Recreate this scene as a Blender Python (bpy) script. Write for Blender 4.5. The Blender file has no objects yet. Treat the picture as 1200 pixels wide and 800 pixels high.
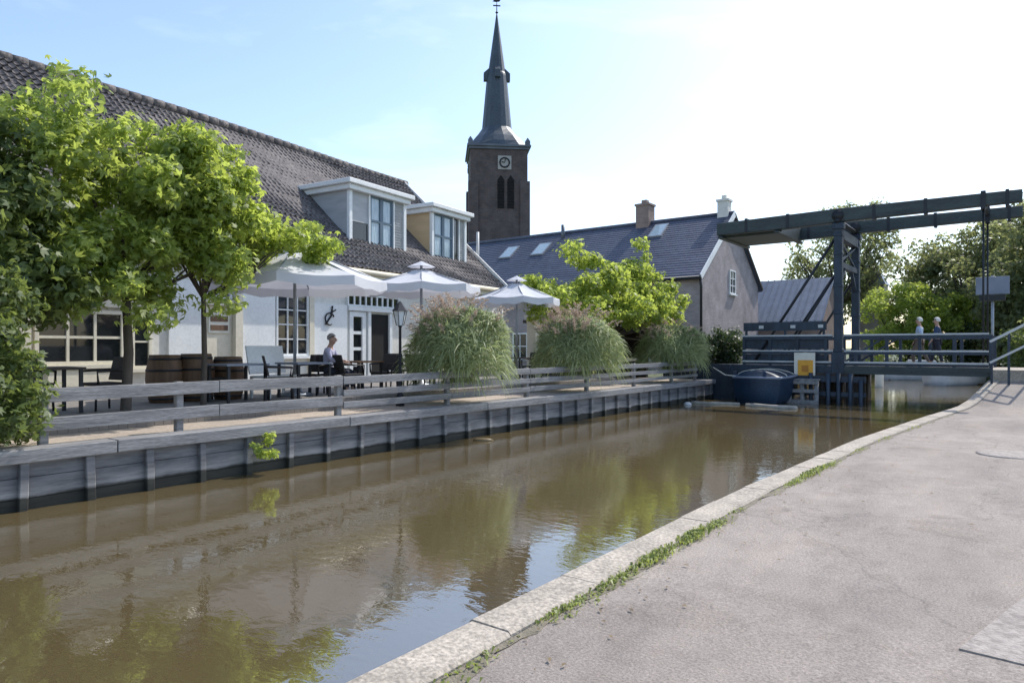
import bpy, math, random
import numpy as np
from mathutils import Vector, Matrix

random.seed(7)
rng = np.random.default_rng(11)
sc = bpy.context.scene
COL = sc.collection
PI = math.pi
R = math.radians

# ------------------------------------------------------------------ frames
CANAL = -R(37)      # local x = across the canal to the right, local y = along the canal
HOUSE = -R(31)      # local x = out of the facade, local y = along the facade


def to_world(frame, p):
    c, s = math.cos(frame), math.sin(frame)
    return Vector((c * p[0] - s * p[1], s * p[0] + c * p[1], p[2] if len(p) > 2 else 0))


# ------------------------------------------------------------------ materials
def new_mat(name):
    m = bpy.data.materials.new(name)
    m.use_nodes = True
    nt = m.node_tree
    nt.nodes.clear()
    out = nt.nodes.new('ShaderNodeOutputMaterial')
    b = nt.nodes.new('ShaderNodeBsdfPrincipled')
    nt.links.new(b.outputs[0], out.inputs[0])
    return m, nt, b, out


def N(nt, t, **kw):
    n = nt.nodes.new(t)
    for k, v in kw.items():
        if k in n.inputs:
            n.inputs[k].default_value = v
        else:
            setattr(n, k, v)
    return n


def ramp(nt, fac, stops):
    r = nt.nodes.new('ShaderNodeValToRGB')
    e = r.color_ramp.elements
    while len(e) > len(stops):
        e.remove(e[-1])
    while len(e) < len(stops):
        e.new(0.5)
    for i, (p, c) in enumerate(stops):
        e[i].position = p
        e[i].color = (*c, 1) if len(c) == 3 else c
    nt.links.new(fac, r.inputs[0])
    return r


def coords(nt, scale=(1, 1, 1)):
    tc = nt.nodes.new('ShaderNodeTexCoord')
    mp = nt.nodes.new('ShaderNodeMapping')
    mp.inputs['Scale'].default_value = scale
    nt.links.new(tc.outputs['Object'], mp.inputs[0])
    return mp.outputs[0]


def mat(name, c1, c2=None, scale=3.0, rough=0.7, stretch=(1, 1, 1), bump=0.0, bscale=None, metallic=0.0, detail=6, spec=None, fine=0.0):
    """noise-mottled surface of two close colours"""
    m, nt, b, out = new_mat(name)
    c2 = c2 or tuple(x * 0.7 for x in c1)
    v = coords(nt, stretch)
    n = N(nt, 'ShaderNodeTexNoise', Scale=scale, Detail=detail, Roughness=0.65)
    nt.links.new(v, n.inputs['Vector'])
    r = ramp(nt, n.outputs[0], [(0.3, c2), (0.7, c1)])
    col = r.outputs[0]
    if fine:
        n3 = N(nt, 'ShaderNodeTexNoise', Scale=scale * 14, Detail=3)
        nt.links.new(v, n3.inputs['Vector'])
        r3 = ramp(nt, n3.outputs[0], [(0.35, (1 - fine,) * 3), (0.65, (1 + fine,) * 3)])
        mx = N(nt, 'ShaderNodeMix', data_type='RGBA', blend_type='MULTIPLY')
        mx.inputs[0].default_value = 1
        nt.links.new(col, mx.inputs[6])
        nt.links.new(r3.outputs[0], mx.inputs[7])
        col = mx.outputs[2]
    nt.links.new(col, b.inputs['Base Color'])
    b.inputs['Roughness'].default_value = rough
    b.inputs['Metallic'].default_value = metallic
    if spec is not None:
        b.inputs['Specular IOR Level'].default_value = spec
    if bump:
        n2 = N(nt, 'ShaderNodeTexNoise', Scale=bscale or scale * 6, Detail=5)
        nt.links.new(v, n2.inputs['Vector'])
        bp = N(nt, 'ShaderNodeBump', Strength=bump, Distance=0.02)
        nt.links.new(n2.outputs[0], bp.inputs['Height'])
        nt.links.new(bp.outputs[0], b.inputs['Normal'])
    return m


def leaf_mat(name, a, b_, trans, tfac=0.45):
    """each leaf its own tint; light passes through"""
    m, nt, b, out = new_mat(name)
    g = nt.nodes.new('ShaderNodeNewGeometry')
    r = ramp(nt, g.outputs['Random Per Island'], [(0.0, a), (1.0, b_)])
    nt.links.new(r.outputs[0], b.inputs['Base Color'])
    b.inputs['Roughness'].default_value = 0.5
    b.inputs['Specular IOR Level'].default_value = 0.6
    t = N(nt, 'ShaderNodeBsdfTranslucent')
    r2 = ramp(nt, g.outputs['Random Per Island'], [(0.0, tuple(x * 0.7 for x in trans)), (1.0, trans)])
    nt.links.new(r2.outputs[0], t.inputs[0])
    mx = N(nt, 'ShaderNodeMixShader')
    mx.inputs[0].default_value = tfac
    nt.links.new(b.outputs[0], mx.inputs[1])
    nt.links.new(t.outputs[0], mx.inputs[2])
    nt.links.new(mx.outputs[0], out.inputs[0])
    return m


def brick_mat(name, c1, c2, mortar, scale=1.0, axes='yz', bw=0.22, bh=0.065, rough=0.85):
    m, nt, b, out = new_mat(name)
    tc = nt.nodes.new('ShaderNodeTexCoord')
    sp = nt.nodes.new('ShaderNodeSeparateXYZ')
    nt.links.new(tc.outputs['Object'], sp.inputs[0])
    ad = N(nt, 'ShaderNodeMath', operation='ADD')
    nt.links.new(sp.outputs[0], ad.inputs[0])
    nt.links.new(sp.outputs[1], ad.inputs[1])
    cb = nt.nodes.new('ShaderNodeCombineXYZ')
    nt.links.new(ad.outputs[0], cb.inputs[0])
    nt.links.new(sp.outputs[2], cb.inputs[1])
    br = nt.nodes.new('ShaderNodeTexBrick')
    br.inputs['Color1'].default_value = (*c1, 1)
    br.inputs['Color2'].default_value = (*c2, 1)
    br.inputs['Mortar'].default_value = (*mortar, 1)
    br.inputs['Scale'].default_value = scale
    br.inputs['Mortar Size'].default_value = 0.008
    br.inputs['Brick Width'].default_value = bw
    br.inputs['Row Height'].default_value = bh
    nt.links.new(cb.outputs[0], br.inputs['Vector'])
    n = N(nt, 'ShaderNodeTexNoise', Scale=1.1, Detail=6)
    nt.links.new(tc.outputs['Object'], n.inputs['Vector'])
    rr = ramp(nt, n.outputs[0], [(0.3, (0.68,) * 3), (0.7, (1.1,) * 3)])
    mx = N(nt, 'ShaderNodeMix', data_type='RGBA', blend_type='MULTIPLY')
    mx.inputs[0].default_value = 1
    nt.links.new(br.outputs[0], mx.inputs[6])
    nt.links.new(rr.outputs[0], mx.inputs[7])
    nt.links.new(mx.outputs[2], b.inputs['Base Color'])
    b.inputs['Roughness'].default_value = rough
    bp = N(nt, 'ShaderNodeBump', Strength=0.4, Distance=0.01)
    nt.links.new(br.outputs['Fac'], bp.inputs['Height'])
    bp.invert = True
    nt.links.new(bp.outputs[0], b.inputs['Normal'])
    return m


M = {}
M['white'] = mat('white_paint', (0.78, 0.79, 0.78), (0.66, 0.68, 0.68), 1.2, 0.55, fine=0.05)
M['cream'] = mat('cream_paint', (0.72, 0.67, 0.54), (0.60, 0.55, 0.44), 1.0, 0.6, fine=0.05)
M['plaster'] = mat('white_plaster', (0.74, 0.72, 0.66), (0.58, 0.565, 0.52), 0.7, 0.8, bump=0.15, fine=0.06)
M['ochre'] = mat('ochre_cladding', (0.62, 0.47, 0.28), (0.5, 0.37, 0.22), 1.0, 0.7, stretch=(1, 1, 5))
M['greyclad'] = mat('grey_cladding', (0.45, 0.46, 0.47), (0.33, 0.34, 0.35), 1.0, 0.7, stretch=(1, 1, 5))
M['tile'] = mat('roof_tiles', (0.175, 0.157, 0.15), (0.078, 0.072, 0.074), 1.1, 0.85, bump=0.3, bscale=22, fine=0.4, spec=0.25)
M['slate'] = mat('slate', (0.075, 0.09, 0.135), (0.042, 0.053, 0.085), 1.5, 0.5, fine=0.35, bump=0.3)
M['slate_pale'] = mat('pale_slate', (0.17, 0.20, 0.255), (0.11, 0.135, 0.18), 1.5, 0.5, fine=0.2)
M['lead'] = mat('lead_sheet', (0.14, 0.16, 0.18), (0.09, 0.1, 0.12), 1.0, 0.45, metallic=0.2, fine=0.1)
M['copper'] = mat('spire_slate', (0.06, 0.08, 0.10), (0.038, 0.052, 0.066), 0.6, 0.45, fine=0.25)
M['tower_brick'] = brick_mat('tower_brick', (0.125, 0.09, 0.08), (0.08, 0.062, 0.06), (0.14, 0.13, 0.125), bw=0.3, bh=0.09)
M['gable_brick'] = brick_mat('gable_brick', (0.36, 0.31, 0.315), (0.28, 0.24, 0.245), (0.38, 0.36, 0.355))
M['red_brick'] = brick_mat('red_brick', (0.3, 0.2, 0.16), (0.22, 0.15, 0.13), (0.3, 0.28, 0.26))
M['glass'] = mat('window_glass', (0.02, 0.024, 0.028), (0.012, 0.014, 0.016), 2, 0.04, spec=0.6)
M['curtain'] = mat('net_curtain', (0.75, 0.78, 0.8), (0.55, 0.58, 0.6), 6, 0.9, stretch=(1, 8, 1))
M['blueglass'] = mat('curtained_glass', (0.42, 0.52, 0.58), (0.2, 0.28, 0.34), 5, 0.08, stretch=(1, 6, 0.6), spec=0.7)
M['black'] = mat('black_paint', (0.015, 0.015, 0.017), (0.01, 0.01, 0.011), 3, 0.5)
M['dark'] = mat('dark_interior', (0.012, 0.011, 0.01), (0.006, 0.006, 0.006), 2, 0.9)
M['wood_grey'] = mat('weathered_wood', (0.30, 0.295, 0.295), (0.12, 0.12, 0.125), 2.2, 0.8, stretch=(4, 0.35, 4), bump=0.4, fine=0.2)
M['wood_brown'] = mat('brown_wood', (0.17, 0.095, 0.05), (0.085, 0.048, 0.028), 3, 0.65, stretch=(4, 4, 0.5), bump=0.2)
M['wood_dark'] = mat('dark_wood', (0.06, 0.045, 0.038), (0.03, 0.024, 0.02), 3, 0.7)
M['deck'] = mat('deck_boards', (0.26, 0.235, 0.21), (0.16, 0.15, 0.14), 2, 0.8, stretch=(6, 0.4, 1), bump=0.3)
M['sand'] = mat('sandy_paving', (0.46, 0.39, 0.32), (0.33, 0.28, 0.235), 1.5, 0.9, bump=0.3, bscale=30, fine=0.15)
M['bridge'] = mat('blue_black_paint', (0.03, 0.05, 0.08), (0.013, 0.021, 0.034), 2.6, 0.55, fine=0.35, stretch=(1.5, 1.5, .6))
M['bridge_green'] = mat('green_black_paint', (0.05, 0.068, 0.068), (0.02, 0.028, 0.03), 1.6, 0.55, stretch=(0.5, 3, 3), fine=0.3)
M['bridge_white'] = mat('grey_white_paint', (0.6, 0.61, 0.6), (0.42, 0.44, 0.45), 2, 0.55)
M['steel'] = mat('galvanised_steel', (0.35, 0.37, 0.4), (0.24, 0.26, 0.29), 4, 0.45, metallic=0.5)
M['iron'] = mat('dark_iron', (0.03, 0.033, 0.04), (0.02, 0.022, 0.026), 4, 0.5, metallic=0.4)
M['concrete'] = mat('kerb_concrete', (0.45, 0.395, 0.33), (0.27, 0.24, 0.20), 2.6, 0.9, bump=0.6, bscale=35, fine=0.28)
M['canvas'] = mat('grey_canvas', (0.66, 0.67, 0.72), (0.58, 0.59, 0.65), 2, 0.9)
M['navy'] = mat('navy_hull', (0.012, 0.036, 0.075), (0.007, 0.02, 0.045), 1.5, 0.5, fine=0.3)
M['boat_white'] = mat('white_hull', (0.62, 0.63, 0.64), (0.42, 0.44, 0.45), 1.5, 0.35)
M['yellow'] = mat('yellow_sign', (0.80, 0.40, 0.04), (0.68, 0.32, 0.035), 4, 0.5)
M['signwhite'] = mat('sign_cream', (0.75, 0.72, 0.62), (0.65, 0.62, 0.54), 4, 0.5)
M['clock'] = mat('clock_stone', (0.42, 0.40, 0.36), (0.34, 0.325, 0.3), 4, 0.7)
M['signblue'] = mat('sign_back_grey', (0.22, 0.26, 0.34), (0.16, 0.19, 0.26), 2, 0.5)
M['bark'] = mat('bark', (0.115, 0.095, 0.075), (0.055, 0.045, 0.038), 5, 0.9, stretch=(1, 1, 0.3), bump=0.6)
M['rattan'] = mat('dark_rattan', (0.035, 0.03, 0.03), (0.02, 0.018, 0.018), 20, 0.7)
M['tableblue'] = mat('blue_grey_table', (0.2, 0.23, 0.28), (0.13, 0.15, 0.19), 3, 0.6)
M['skin'] = mat('skin', (0.42, 0.26, 0.19), (0.36, 0.22, 0.16), 8, 0.55)
M['hair_grey'] = mat('grey_hair', (0.28, 0.27, 0.27), (0.16, 0.155, 0.155), 20, 0.7)
M['hair_white'] = mat('white_hair', (0.72, 0.7, 0.66), (0.55, 0.53, 0.5), 20, 0.7)
M['hair_dark'] = mat('dark_hair', (0.05, 0.035, 0.03), (0.025, 0.02, 0.018), 20, 0.6)
M['lilac'] = mat('lilac_shirt', (0.42, 0.42, 0.55), (0.32, 0.32, 0.44), 6, 0.85)
M['paleblue'] = mat('pale_blue_shirt', (0.42, 0.5, 0.62), (0.3, 0.38, 0.5), 6, 0.85)
M['navyshirt'] = mat('navy_shirt', (0.03, 0.06, 0.13), (0.02, 0.04, 0.09), 6, 0.85)
M['trousers'] = mat('dark_trousers', (0.03, 0.035, 0.055), (0.02, 0.022, 0.035), 6, 0.85)
M['khaki'] = mat('brown_trousers', (0.15, 0.115, 0.09), (0.1, 0.075, 0.06), 6, 0.85)
M['weed'] = leaf_mat('weed_leaves', (0.13, 0.18, 0.04), (0.30, 0.34, 0.09), (0.44, 0.52, 0.09), 0.4)
M['plume'] = leaf_mat('grass_plumes', (0.40, 0.30, 0.24), (0.60, 0.50, 0.40), (0.48, 0.37, 0.29), 0.35)
M['blade'] = leaf_mat('grass_blades', (0.13, 0.175, 0.065), (0.46, 0.51, 0.27), (0.48, 0.56, 0.25), 0.45)
M['lime'] = leaf_mat('lime_leaves', (0.10, 0.155, 0.04), (0.27, 0.34, 0.11), (0.66, 0.78, 0.16), 0.56)
M['lime2'] = leaf_mat('bright_lime_leaves', (0.13, 0.19, 0.04), (0.30, 0.37, 0.10), (0.68, 0.80, 0.14), 0.55)
M['leaf_mid'] = leaf_mat('mid_green_leaves', (0.06, 0.10, 0.03), (0.12, 0.165, 0.055), (0.30, 0.38, 0.09), 0.45)
M['leaf_dark'] = leaf_mat('dark_leaves', (0.022, 0.04, 0.015), (0.05, 0.08, 0.026), (0.10, 0.16, 0.035), 0.35)
M['leaf_olive'] = leaf_mat('olive_leaves', (0.09, 0.115, 0.05), (0.18, 0.20, 0.09), (0.42, 0.46, 0.18), 0.52)
M['leaf_dry'] = leaf_mat('dry_leaves', (0.14, 0.10, 0.05), (0.28, 0.21, 0.11), (0.3, 0.22, 0.1), 0.35)


def quay_mat():
    m, nt, b, out = new_mat('quay_planks')
    v = coords(nt, (1, 0.35, 3))
    n = N(nt, 'ShaderNodeTexNoise', Scale=2.5, Detail=7, Roughness=0.7)
    nt.links.new(v, n.inputs['Vector'])
    r = ramp(nt, n.outputs[0], [(0.3, (0.055, 0.058, 0.066)), (0.72, (0.24, 0.24, 0.25))])
    tc = nt.nodes.new('ShaderNodeTexCoord')
    sp = nt.nodes.new('ShaderNodeSeparateXYZ')
    nt.links.new(tc.outputs['Object'], sp.inputs[0])
    n2 = N(nt, 'ShaderNodeTexNoise', Scale=1.6, Detail=4)
    nt.links.new(tc.outputs['Object'], n2.inputs['Vector'])
    ma = N(nt, 'ShaderNodeMath', operation='MULTIPLY_ADD')
    ma.inputs[1].default_value = 0.13
    nt.links.new(n2.outputs[0], ma.inputs[0])
    nt.links.new(sp.outputs[2], ma.inputs[2])
    # local z is metres above the water: algae and a tide mark
    rr = ramp(nt, ma.outputs[0], [(0.0, (0.12, 0.13, 0.09)), (0.225, (0.16, 0.16, 0.12)), (0.26, (1.6, 1.55, 1.45)), (0.33, (1.3, 1.27, 1.2)), (0.45, (0.85, 0.85, 0.85)), (0.8, (1, 1, 1))])
    mx = N(nt, 'ShaderNodeMix', data_type='RGBA', blend_type='MULTIPLY')
    mx.inputs[0].default_value = 1
    nt.links.new(r.outputs[0], mx.inputs[6])
    nt.links.new(rr.outputs[0], mx.inputs[7])
    nt.links.new(mx.outputs[2], b.inputs['Base Color'])
    b.inputs['Roughness'].default_value = 0.75
    bp = N(nt, 'ShaderNodeBump', Strength=0.5, Distance=0.02)
    nt.links.new(n.outputs[0], bp.inputs['Height'])
    nt.links.new(bp.outputs[0], b.inputs['Normal'])
    return m


M['quay'] = quay_mat()


def asphalt_mat():
    m, nt, b, out = new_mat('worn_asphalt')
    v = coords(nt)
    n1 = N(nt, 'ShaderNodeTexNoise', Scale=0.45, Detail=6, Roughness=0.6)
    n2 = N(nt, 'ShaderNodeTexNoise', Scale=60.0, Detail=4, Roughness=0.75)
    vo = N(nt, 'ShaderNodeTexVoronoi', Scale=85.0)
    n3 = N(nt, 'ShaderNodeTexNoise', Scale=3.5, Detail=8, Roughness=0.7)
    for k in (n1, n2, vo, n3):
        nt.links.new(v, k.inputs['Vector'])
    r1 = ramp(nt, n1.outputs[0], [(0.35, (0.262, 0.229, 0.204)), (0.65, (0.335, 0.295, 0.264))])
    r2 = ramp(nt, n2.outputs[0], [(0.3, (0.58,) * 3), (0.5, (0.98,) * 3), (0.7, (1.42,) * 3)])
    r3 = ramp(nt, n3.outputs[0], [(0.3, (0.84, 0.83, 0.82)), (0.5, (1, 1, 1)), (0.75, (1.08, 1.07, 1.05))])
    # thin cracks: edges of large distorted cells, only here and there
    nd = N(nt, 'ShaderNodeTexNoise', Scale=1.7, Detail=5)
    nt.links.new(v, nd.inputs['Vector'])
    mxv = N(nt, 'ShaderNodeMix', data_type='RGBA', blend_type='LINEAR_LIGHT')
    mxv.inputs[0].default_value = 0.35
    nt.links.new(v, mxv.inputs[6])
    nt.links.new(nd.outputs['Color'], mxv.inputs[7])
    vc = N(nt, 'ShaderNodeTexVoronoi', Scale=0.21, feature='DISTANCE_TO_EDGE')
    nt.links.new(mxv.outputs[2], vc.inputs['Vector'])
    rc = ramp(nt, vc.outputs[0], [(0.0, (0.80,) * 3), (0.0012, (0.88,) * 3), (0.0028, (1,) * 3)])
    # old stains and worn lighter strips along the path
    v3 = coords(nt, (1.0, 0.22, 1.0))
    n4 = N(nt, 'ShaderNodeTexNoise', Scale=1.3, Detail=5, Roughness=0.6)
    nt.links.new(v3, n4.inputs['Vector'])
    r4 = ramp(nt, n4.outputs[0], [(0.32, (0.84, 0.84, 0.85)), (0.5, (1, 1, 1)), (0.72, (1.12, 1.11, 1.09))])
    n5 = N(nt, 'ShaderNodeTexNoise', Scale=0.9, Detail=4, Roughness=0.5)
    nt.links.new(v, n5.inputs['Vector'])
    r5 = ramp(nt, n5.outputs[0], [(0.56, (1, 1, 1)), (0.60, (0.9, 0.89, 0.88)), (0.75, (0.85, 0.84, 0.83))])
    cur = r1.outputs[0]
    for o in (r2, r3, rc, r4, r5):
        mx = N(nt, 'ShaderNodeMix', data_type='RGBA', blend_type='MULTIPLY')
        mx.inputs[0].default_value = 1
        nt.links.new(cur, mx.inputs[6])
        nt.links.new(o.outputs[0], mx.inputs[7])
        cur = mx.outputs[2]
    nt.links.new(cur, b.inputs['Base Color'])
    b.inputs['Roughness'].default_value = 0.9
    b.inputs['Specular IOR Level'].default_value = 0.25
    bp = N(nt, 'ShaderNodeBump', Strength=0.7, Distance=0.012)
    nt.links.new(n2.outputs[0], bp.inputs['Height'])
    nt.links.new(bp.outputs[0], b.inputs['Normal'])
    return m


M['asphalt'] = asphalt_mat()
M['slab'] = mat('pale_concrete', (0.335, 0.30, 0.272), (0.265, 0.235, 0.213), 1.6, 0.9, bump=0.6, bscale=55, fine=0.22)
M['soil'] = mat('meadow', (0.10, 0.12, 0.05), (0.06, 0.07, 0.035), 0.8, 0.95, fine=0.3)


def water_mat():
    m, nt, b, out = new_mat('canal_water')
    v = coords(nt)
    n0 = N(nt, 'ShaderNodeTexNoise', Scale=0.35, Detail=3)
    nt.links.new(v, n0.inputs['Vector'])
    r = ramp(nt, n0.outputs[0], [(0.3, (0.092, 0.069, 0.033)), (0.7, (0.108, 0.083, 0.041))])
    nt.links.new(r.outputs[0], b.inputs['Base Color'])
    b.inputs['Roughness'].default_value = 0.0
    b.inputs['IOR'].default_value = 3.4
    n1 = N(nt, 'ShaderNodeTexNoise', Scale=9.0, Detail=3, Roughness=0.55, Distortion=0.6)
    n2 = N(nt, 'ShaderNodeTexNoise', Scale=1.6, Detail=3, Roughness=0.5)
    v2 = coords(nt, (0.55, 1.0, 1.0))
    nt.links.new(v2, n1.inputs['Vector'])
    nt.links.new(v, n2.inputs['Vector'])
    b1 = N(nt, 'ShaderNodeBump', Strength=0.10, Distance=0.02)
    b2 = N(nt, 'ShaderNodeBump', Strength=0.05, Distance=0.05)
    nt.links.new(n1.outputs[0], b1.inputs['Height'])
    nt.links.new(n2.outputs[0], b2.inputs['Height'])
    nt.links.new(b1.outputs[0], b2.inputs['Normal'])
    nt.links.new(b2.outputs[0], b.inputs['Normal'])
    return m


M['water'] = water_mat()


# ------------------------------------------------------------------ mesh builder
class MB:
    def __init__(self):
        self.v = []
        self.f = []
        self.sm = []

    def add(self, verts, faces, smooth=False):
        o = len(self.v)
        self.v += [tuple(p) for p in verts]
        self.f += [tuple(i + o for i in f) for f in faces]
        self.sm += [smooth] * len(faces)
        return self

    def box(self, x0, x1, y0, y1, z0, z1):
        v = [(x0, y0, z0), (x1, y0, z0), (x1, y1, z0), (x0, y1, z0), (x0, y0, z1), (x1, y0, z1), (x1, y1, z1), (x0, y1, z1)]
        return self.add(v, [(3, 2, 1, 0), (4, 5, 6, 7), (0, 1, 5, 4), (1, 2, 6, 5), (2, 3, 7, 6), (3, 0, 4, 7)])

    def beam(self, p0, p1, w, h, up=(0, 0, 1)):
        p0, p1 = Vector(p0), Vector(p1)
        d = (p1 - p0).normalized()
        up = Vector(up)
        if abs(d.dot(up)) > 0.99:
            up = Vector((0, 1, 0))
        s = d.cross(up).normalized() * (w / 2)
        u = s.cross(d).normalized() * (h / 2)
        v = []
        for p in (p0, p1):
            v += [p - s - u, p + s - u, p + s + u, p - s + u]
        return self.add(v, [(3, 2, 1, 0), (4, 5, 6, 7), (0, 1, 5, 4), (1, 2, 6, 5), (2, 3, 7, 6), (3, 0, 4, 7)])

    def tube(self, pts, rad, n=8, smooth=True):
        pts = [Vector(p) for p in pts]
        if not hasattr(rad, '__len__'):
            rad = [rad] * len(pts)
        vs = []
        fs = []
        for i, p in enumerate(pts):
            d = (pts[min(i + 1, len(pts) - 1)] - pts[max(i - 1, 0)]).normalized()
            a = Vector((0, 0, 1)) if abs(d.z) < 0.9 else Vector((1, 0, 0))
            s = d.cross(a).normalized()
            u = s.cross(d)
            for k in range(n):
                t = 2 * PI * k / n
                vs.append(p + (s * math.cos(t) + u * math.sin(t)) * rad[i])
        for i in range(len(pts) - 1):
            for k in range(n):
                a, b = i * n + k, i * n + (k + 1) % n
                fs.append((a, b, b + n, a + n))
        fs.append(tuple(range(n - 1, -1, -1)))
        fs.append(tuple((len(pts) - 1) * n + k for k in range(n)))
        return self.add(vs, fs, smooth)

    def lathe(self, prof, n=16, cx=0, cy=0, rot=0.0, smooth=True):
        vs = []
        fs = []
        for r, z in prof:
            for k in range(n):
                t = 2 * PI * k / n + rot
                vs.append((cx + r * math.cos(t), cy + r * math.sin(t), z))
        for i in range(len(prof) - 1):
            for k in range(n):
                a, b = i * n + k, i * n + (k + 1) % n
                fs.append((a, b, b + n, a + n))
        fs.append(tuple(range(n - 1, -1, -1)))
        fs.append(tuple((len(prof) - 1) * n + k for k in range(n)))
        return self.add(vs, fs, smooth)

    def prism(self, poly, axis, a0, a1):
        """poly: 2-D outline in the two other axes, pushed along axis (0,1,2) from a0 to a1"""
        n = len(poly)

        def pt(p, a):
            q = list(p)
            q.insert(axis, a)
            return tuple(q)
        v = [pt(p, a0) for p in poly] + [pt(p, a1) for p in poly]
        f = [tuple(range(n - 1, -1, -1)), tuple(range(n, 2 * n))]
        f += [(i, (i + 1) % n, (i + 1) % n + n, i + n) for i in range(n)]
        return self.add(v, f)

    def sheet(self, poly, z):
        return self.add([(p[0], p[1], z) for p in poly], [tuple(range(len(poly)))])

    def build(self, name, m, parent=None, bevel=0.0):
        org = (0, 0, 0)
        if parent is not None:
            org = parent.get('_o', (0, 0, 0))
        me = bpy.data.meshes.new(name)
        v = [(p[0] - org[0], p[1] - org[1], p[2] - org[2]) for p in self.v]
        me.from_pydata(v, [], self.f)
        me.polygons.foreach_set('use_smooth', self.sm)
        me.materials.append(m)
        me.update()
        o = bpy.data.objects.new(name, me)
        COL.objects.link(o)
        o['_o'] = org
        if parent is not None:
            o.parent = parent
        if bevel:
            b = o.modifiers.new('edge', 'BEVEL')
            b.width = bevel
            b.segments = 1
            b.limit_method = 'ANGLE'
        return o


def tag(o, label, cat, group=None):
    o['label'] = label
    o['category'] = cat
    if group:
        o['group'] = group
    return o


def thing(name, label, cat, frame, at, group=None):
    """Empty at the thing's base; its parts are written in the frame's own coordinates"""
    o = bpy.data.objects.new(name, None)
    COL.objects.link(o)
    o.empty_display_size = 0.2
    o.location = to_world(frame, at)
    o.rotation_euler = (0, 0, frame)
    o['_o'] = tuple(float(a) for a in at)
    tag(o, label, cat, group)
    return o


def solo(name, mb, m, label, cat, frame, at, group=None, bevel=0.0):
    """a thing that is one mesh"""
    mb.v = [(p[0] - at[0], p[1] - at[1], p[2] - at[2]) for p in mb.v]
    o = mb.build(name, m, None, bevel)
    o.location = to_world(frame, at)
    o.rotation_euler = (0, 0, frame)
    return tag(o, label, cat, group)


def struct(name, mb, m, frame=0.0, kind='structure'):
    o = mb.build(name, m)
    o.rotation_euler = (0, 0, frame)
    o['kind'] = kind
    return o


def copy_tree(o, parent=None):
    c = o.copy()
    COL.objects.link(c)
    if parent is not None:
        c.parent = parent
    for ch in list(o.children):
        copy_tree(ch, c)
    return c


def copy_to(o, frame, at, label, turn=0.0, scale=1.0):
    c = copy_tree(o)
    c.location = to_world(frame, at)
    c.rotation_euler = (0, 0, frame + turn)
    c.scale = (scale,) * 3
    c['label'] = label
    return c


# ------------------------------------------------------------------ foliage
def np_mesh(name, verts, quads, m, parent=None):
    me = bpy.data.meshes.new(name)
    nv, nq = len(verts), len(quads)
    me.vertices.add(nv)
    me.vertices.foreach_set('co', np.asarray(verts, dtype=np.float32).ravel())
    me.loops.add(nq * 4)
    me.loops.foreach_set('vertex_index', np.asarray(quads, dtype=np.int32).ravel())
    me.polygons.add(nq)
    me.polygons.foreach_set('loop_start', np.arange(0, nq * 4, 4, dtype=np.int32))
    me.materials.append(m)
    me.update(calc_edges=True)
    o = bpy.data.objects.new(name, me)
    COL.objects.link(o)
    if parent is not None:
        o.parent = parent
    o['_o'] = (0, 0, 0)
    return o


LEAF = np.array([(0, 0, 0), (-0.2, 0.5, 0.05), (0, 1.0, -0.08), (0.2, 0.5, 0.05),
                 (0, 0.05, 0), (-0.18, 0.42, 0.05), (-0.58, 0.68, -0.04), (-0.36, 0.2, 0.04),
                 (0, 0.05, 0), (0.36, 0.2, 0.04), (0.58, 0.68, -0.04), (0.18, 0.42, 0.05)])
LEAFQ = np.array([(0, 3, 2, 1), (4, 5, 6, 7), (8, 9, 10, 11)])


def leaves(points, size, outward, up=0.5, jitter=0.35):
    """points (n,3), outward (n,3) unit; returns verts, quads of folded leaves"""
    n = len(points)
    nrm = outward * 0.6 + rng.normal(size=(n, 3)) * 0.65 + np.array([0, 0, up])
    nrm /= np.linalg.norm(nrm, axis=1, keepdims=True)
    d = rng.normal(size=(n, 3)) + np.array([0, 0, -0.35])
    d -= nrm * (d * nrm).sum(1, keepdims=True)
    d /= np.linalg.norm(d, axis=1, keepdims=True)
    s = np.cross(d, nrm)
    sz = size * (1 + rng.uniform(-jitter, jitter, n))
    L = LEAF
    v = (points[:, None, :] + sz[:, None, None] * (s[:, None, :] * L[None, :, 0, None] + d[:, None, :] * (L[None, :, 1, None] - 0.5) + nrm[:, None, :] * L[None, :, 2, None]))
    q = (np.arange(n)[:, None, None] * 12 + LEAFQ[None])
    return v.reshape(-1, 3), q.reshape(-1, 4)


def clump_points(clumps, n, fill=0.35, rough=0.38):
    """points spread through ellipsoid clumps, denser near their skins; clumps: (x,y,z,rx,ry,rz)"""
    c = np.array(clumps, dtype=float)
    w = (c[:, 3] * c[:, 4] + c[:, 4] * c[:, 5] + c[:, 3] * c[:, 5])
    idx = rng.choice(len(c), n, p=w / w.sum())
    d = rng.normal(size=(n, 3))
    d /= np.linalg.norm(d, axis=1, keepdims=True)
    r = np.where(rng.random(n) < fill, rng.random(n) ** 0.5, 0.86 + rng.normal(size=n) * rough * 0.6)
    p = c[idx, :3] + d * r[:, None] * c[idx, 3:]
    return p, d


def sub_clumps(crown, n, size, flat=0.75, vary=0.4):
    """scatter twig clumps inside big crown ellipsoids"""
    c = np.array(crown, dtype=float)
    vol = c[:, 3] * c[:, 4] * c[:, 5]
    idx = rng.choice(len(c), n, p=vol / vol.sum())
    d = rng.normal(size=(n, 3))
    d /= np.linalg.norm(d, axis=1, keepdims=True)
    r = 0.4 + 0.62 * rng.random(n) ** 0.7 + 0.22 * (rng.random(n) < 0.14)
    p = c[idx, :3] + d * r[:, None] * c[idx, 3:]
    s = size * (1 + rng.uniform(-vary, vary, n))
    return np.column_stack([p, s, s, s * flat])


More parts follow.
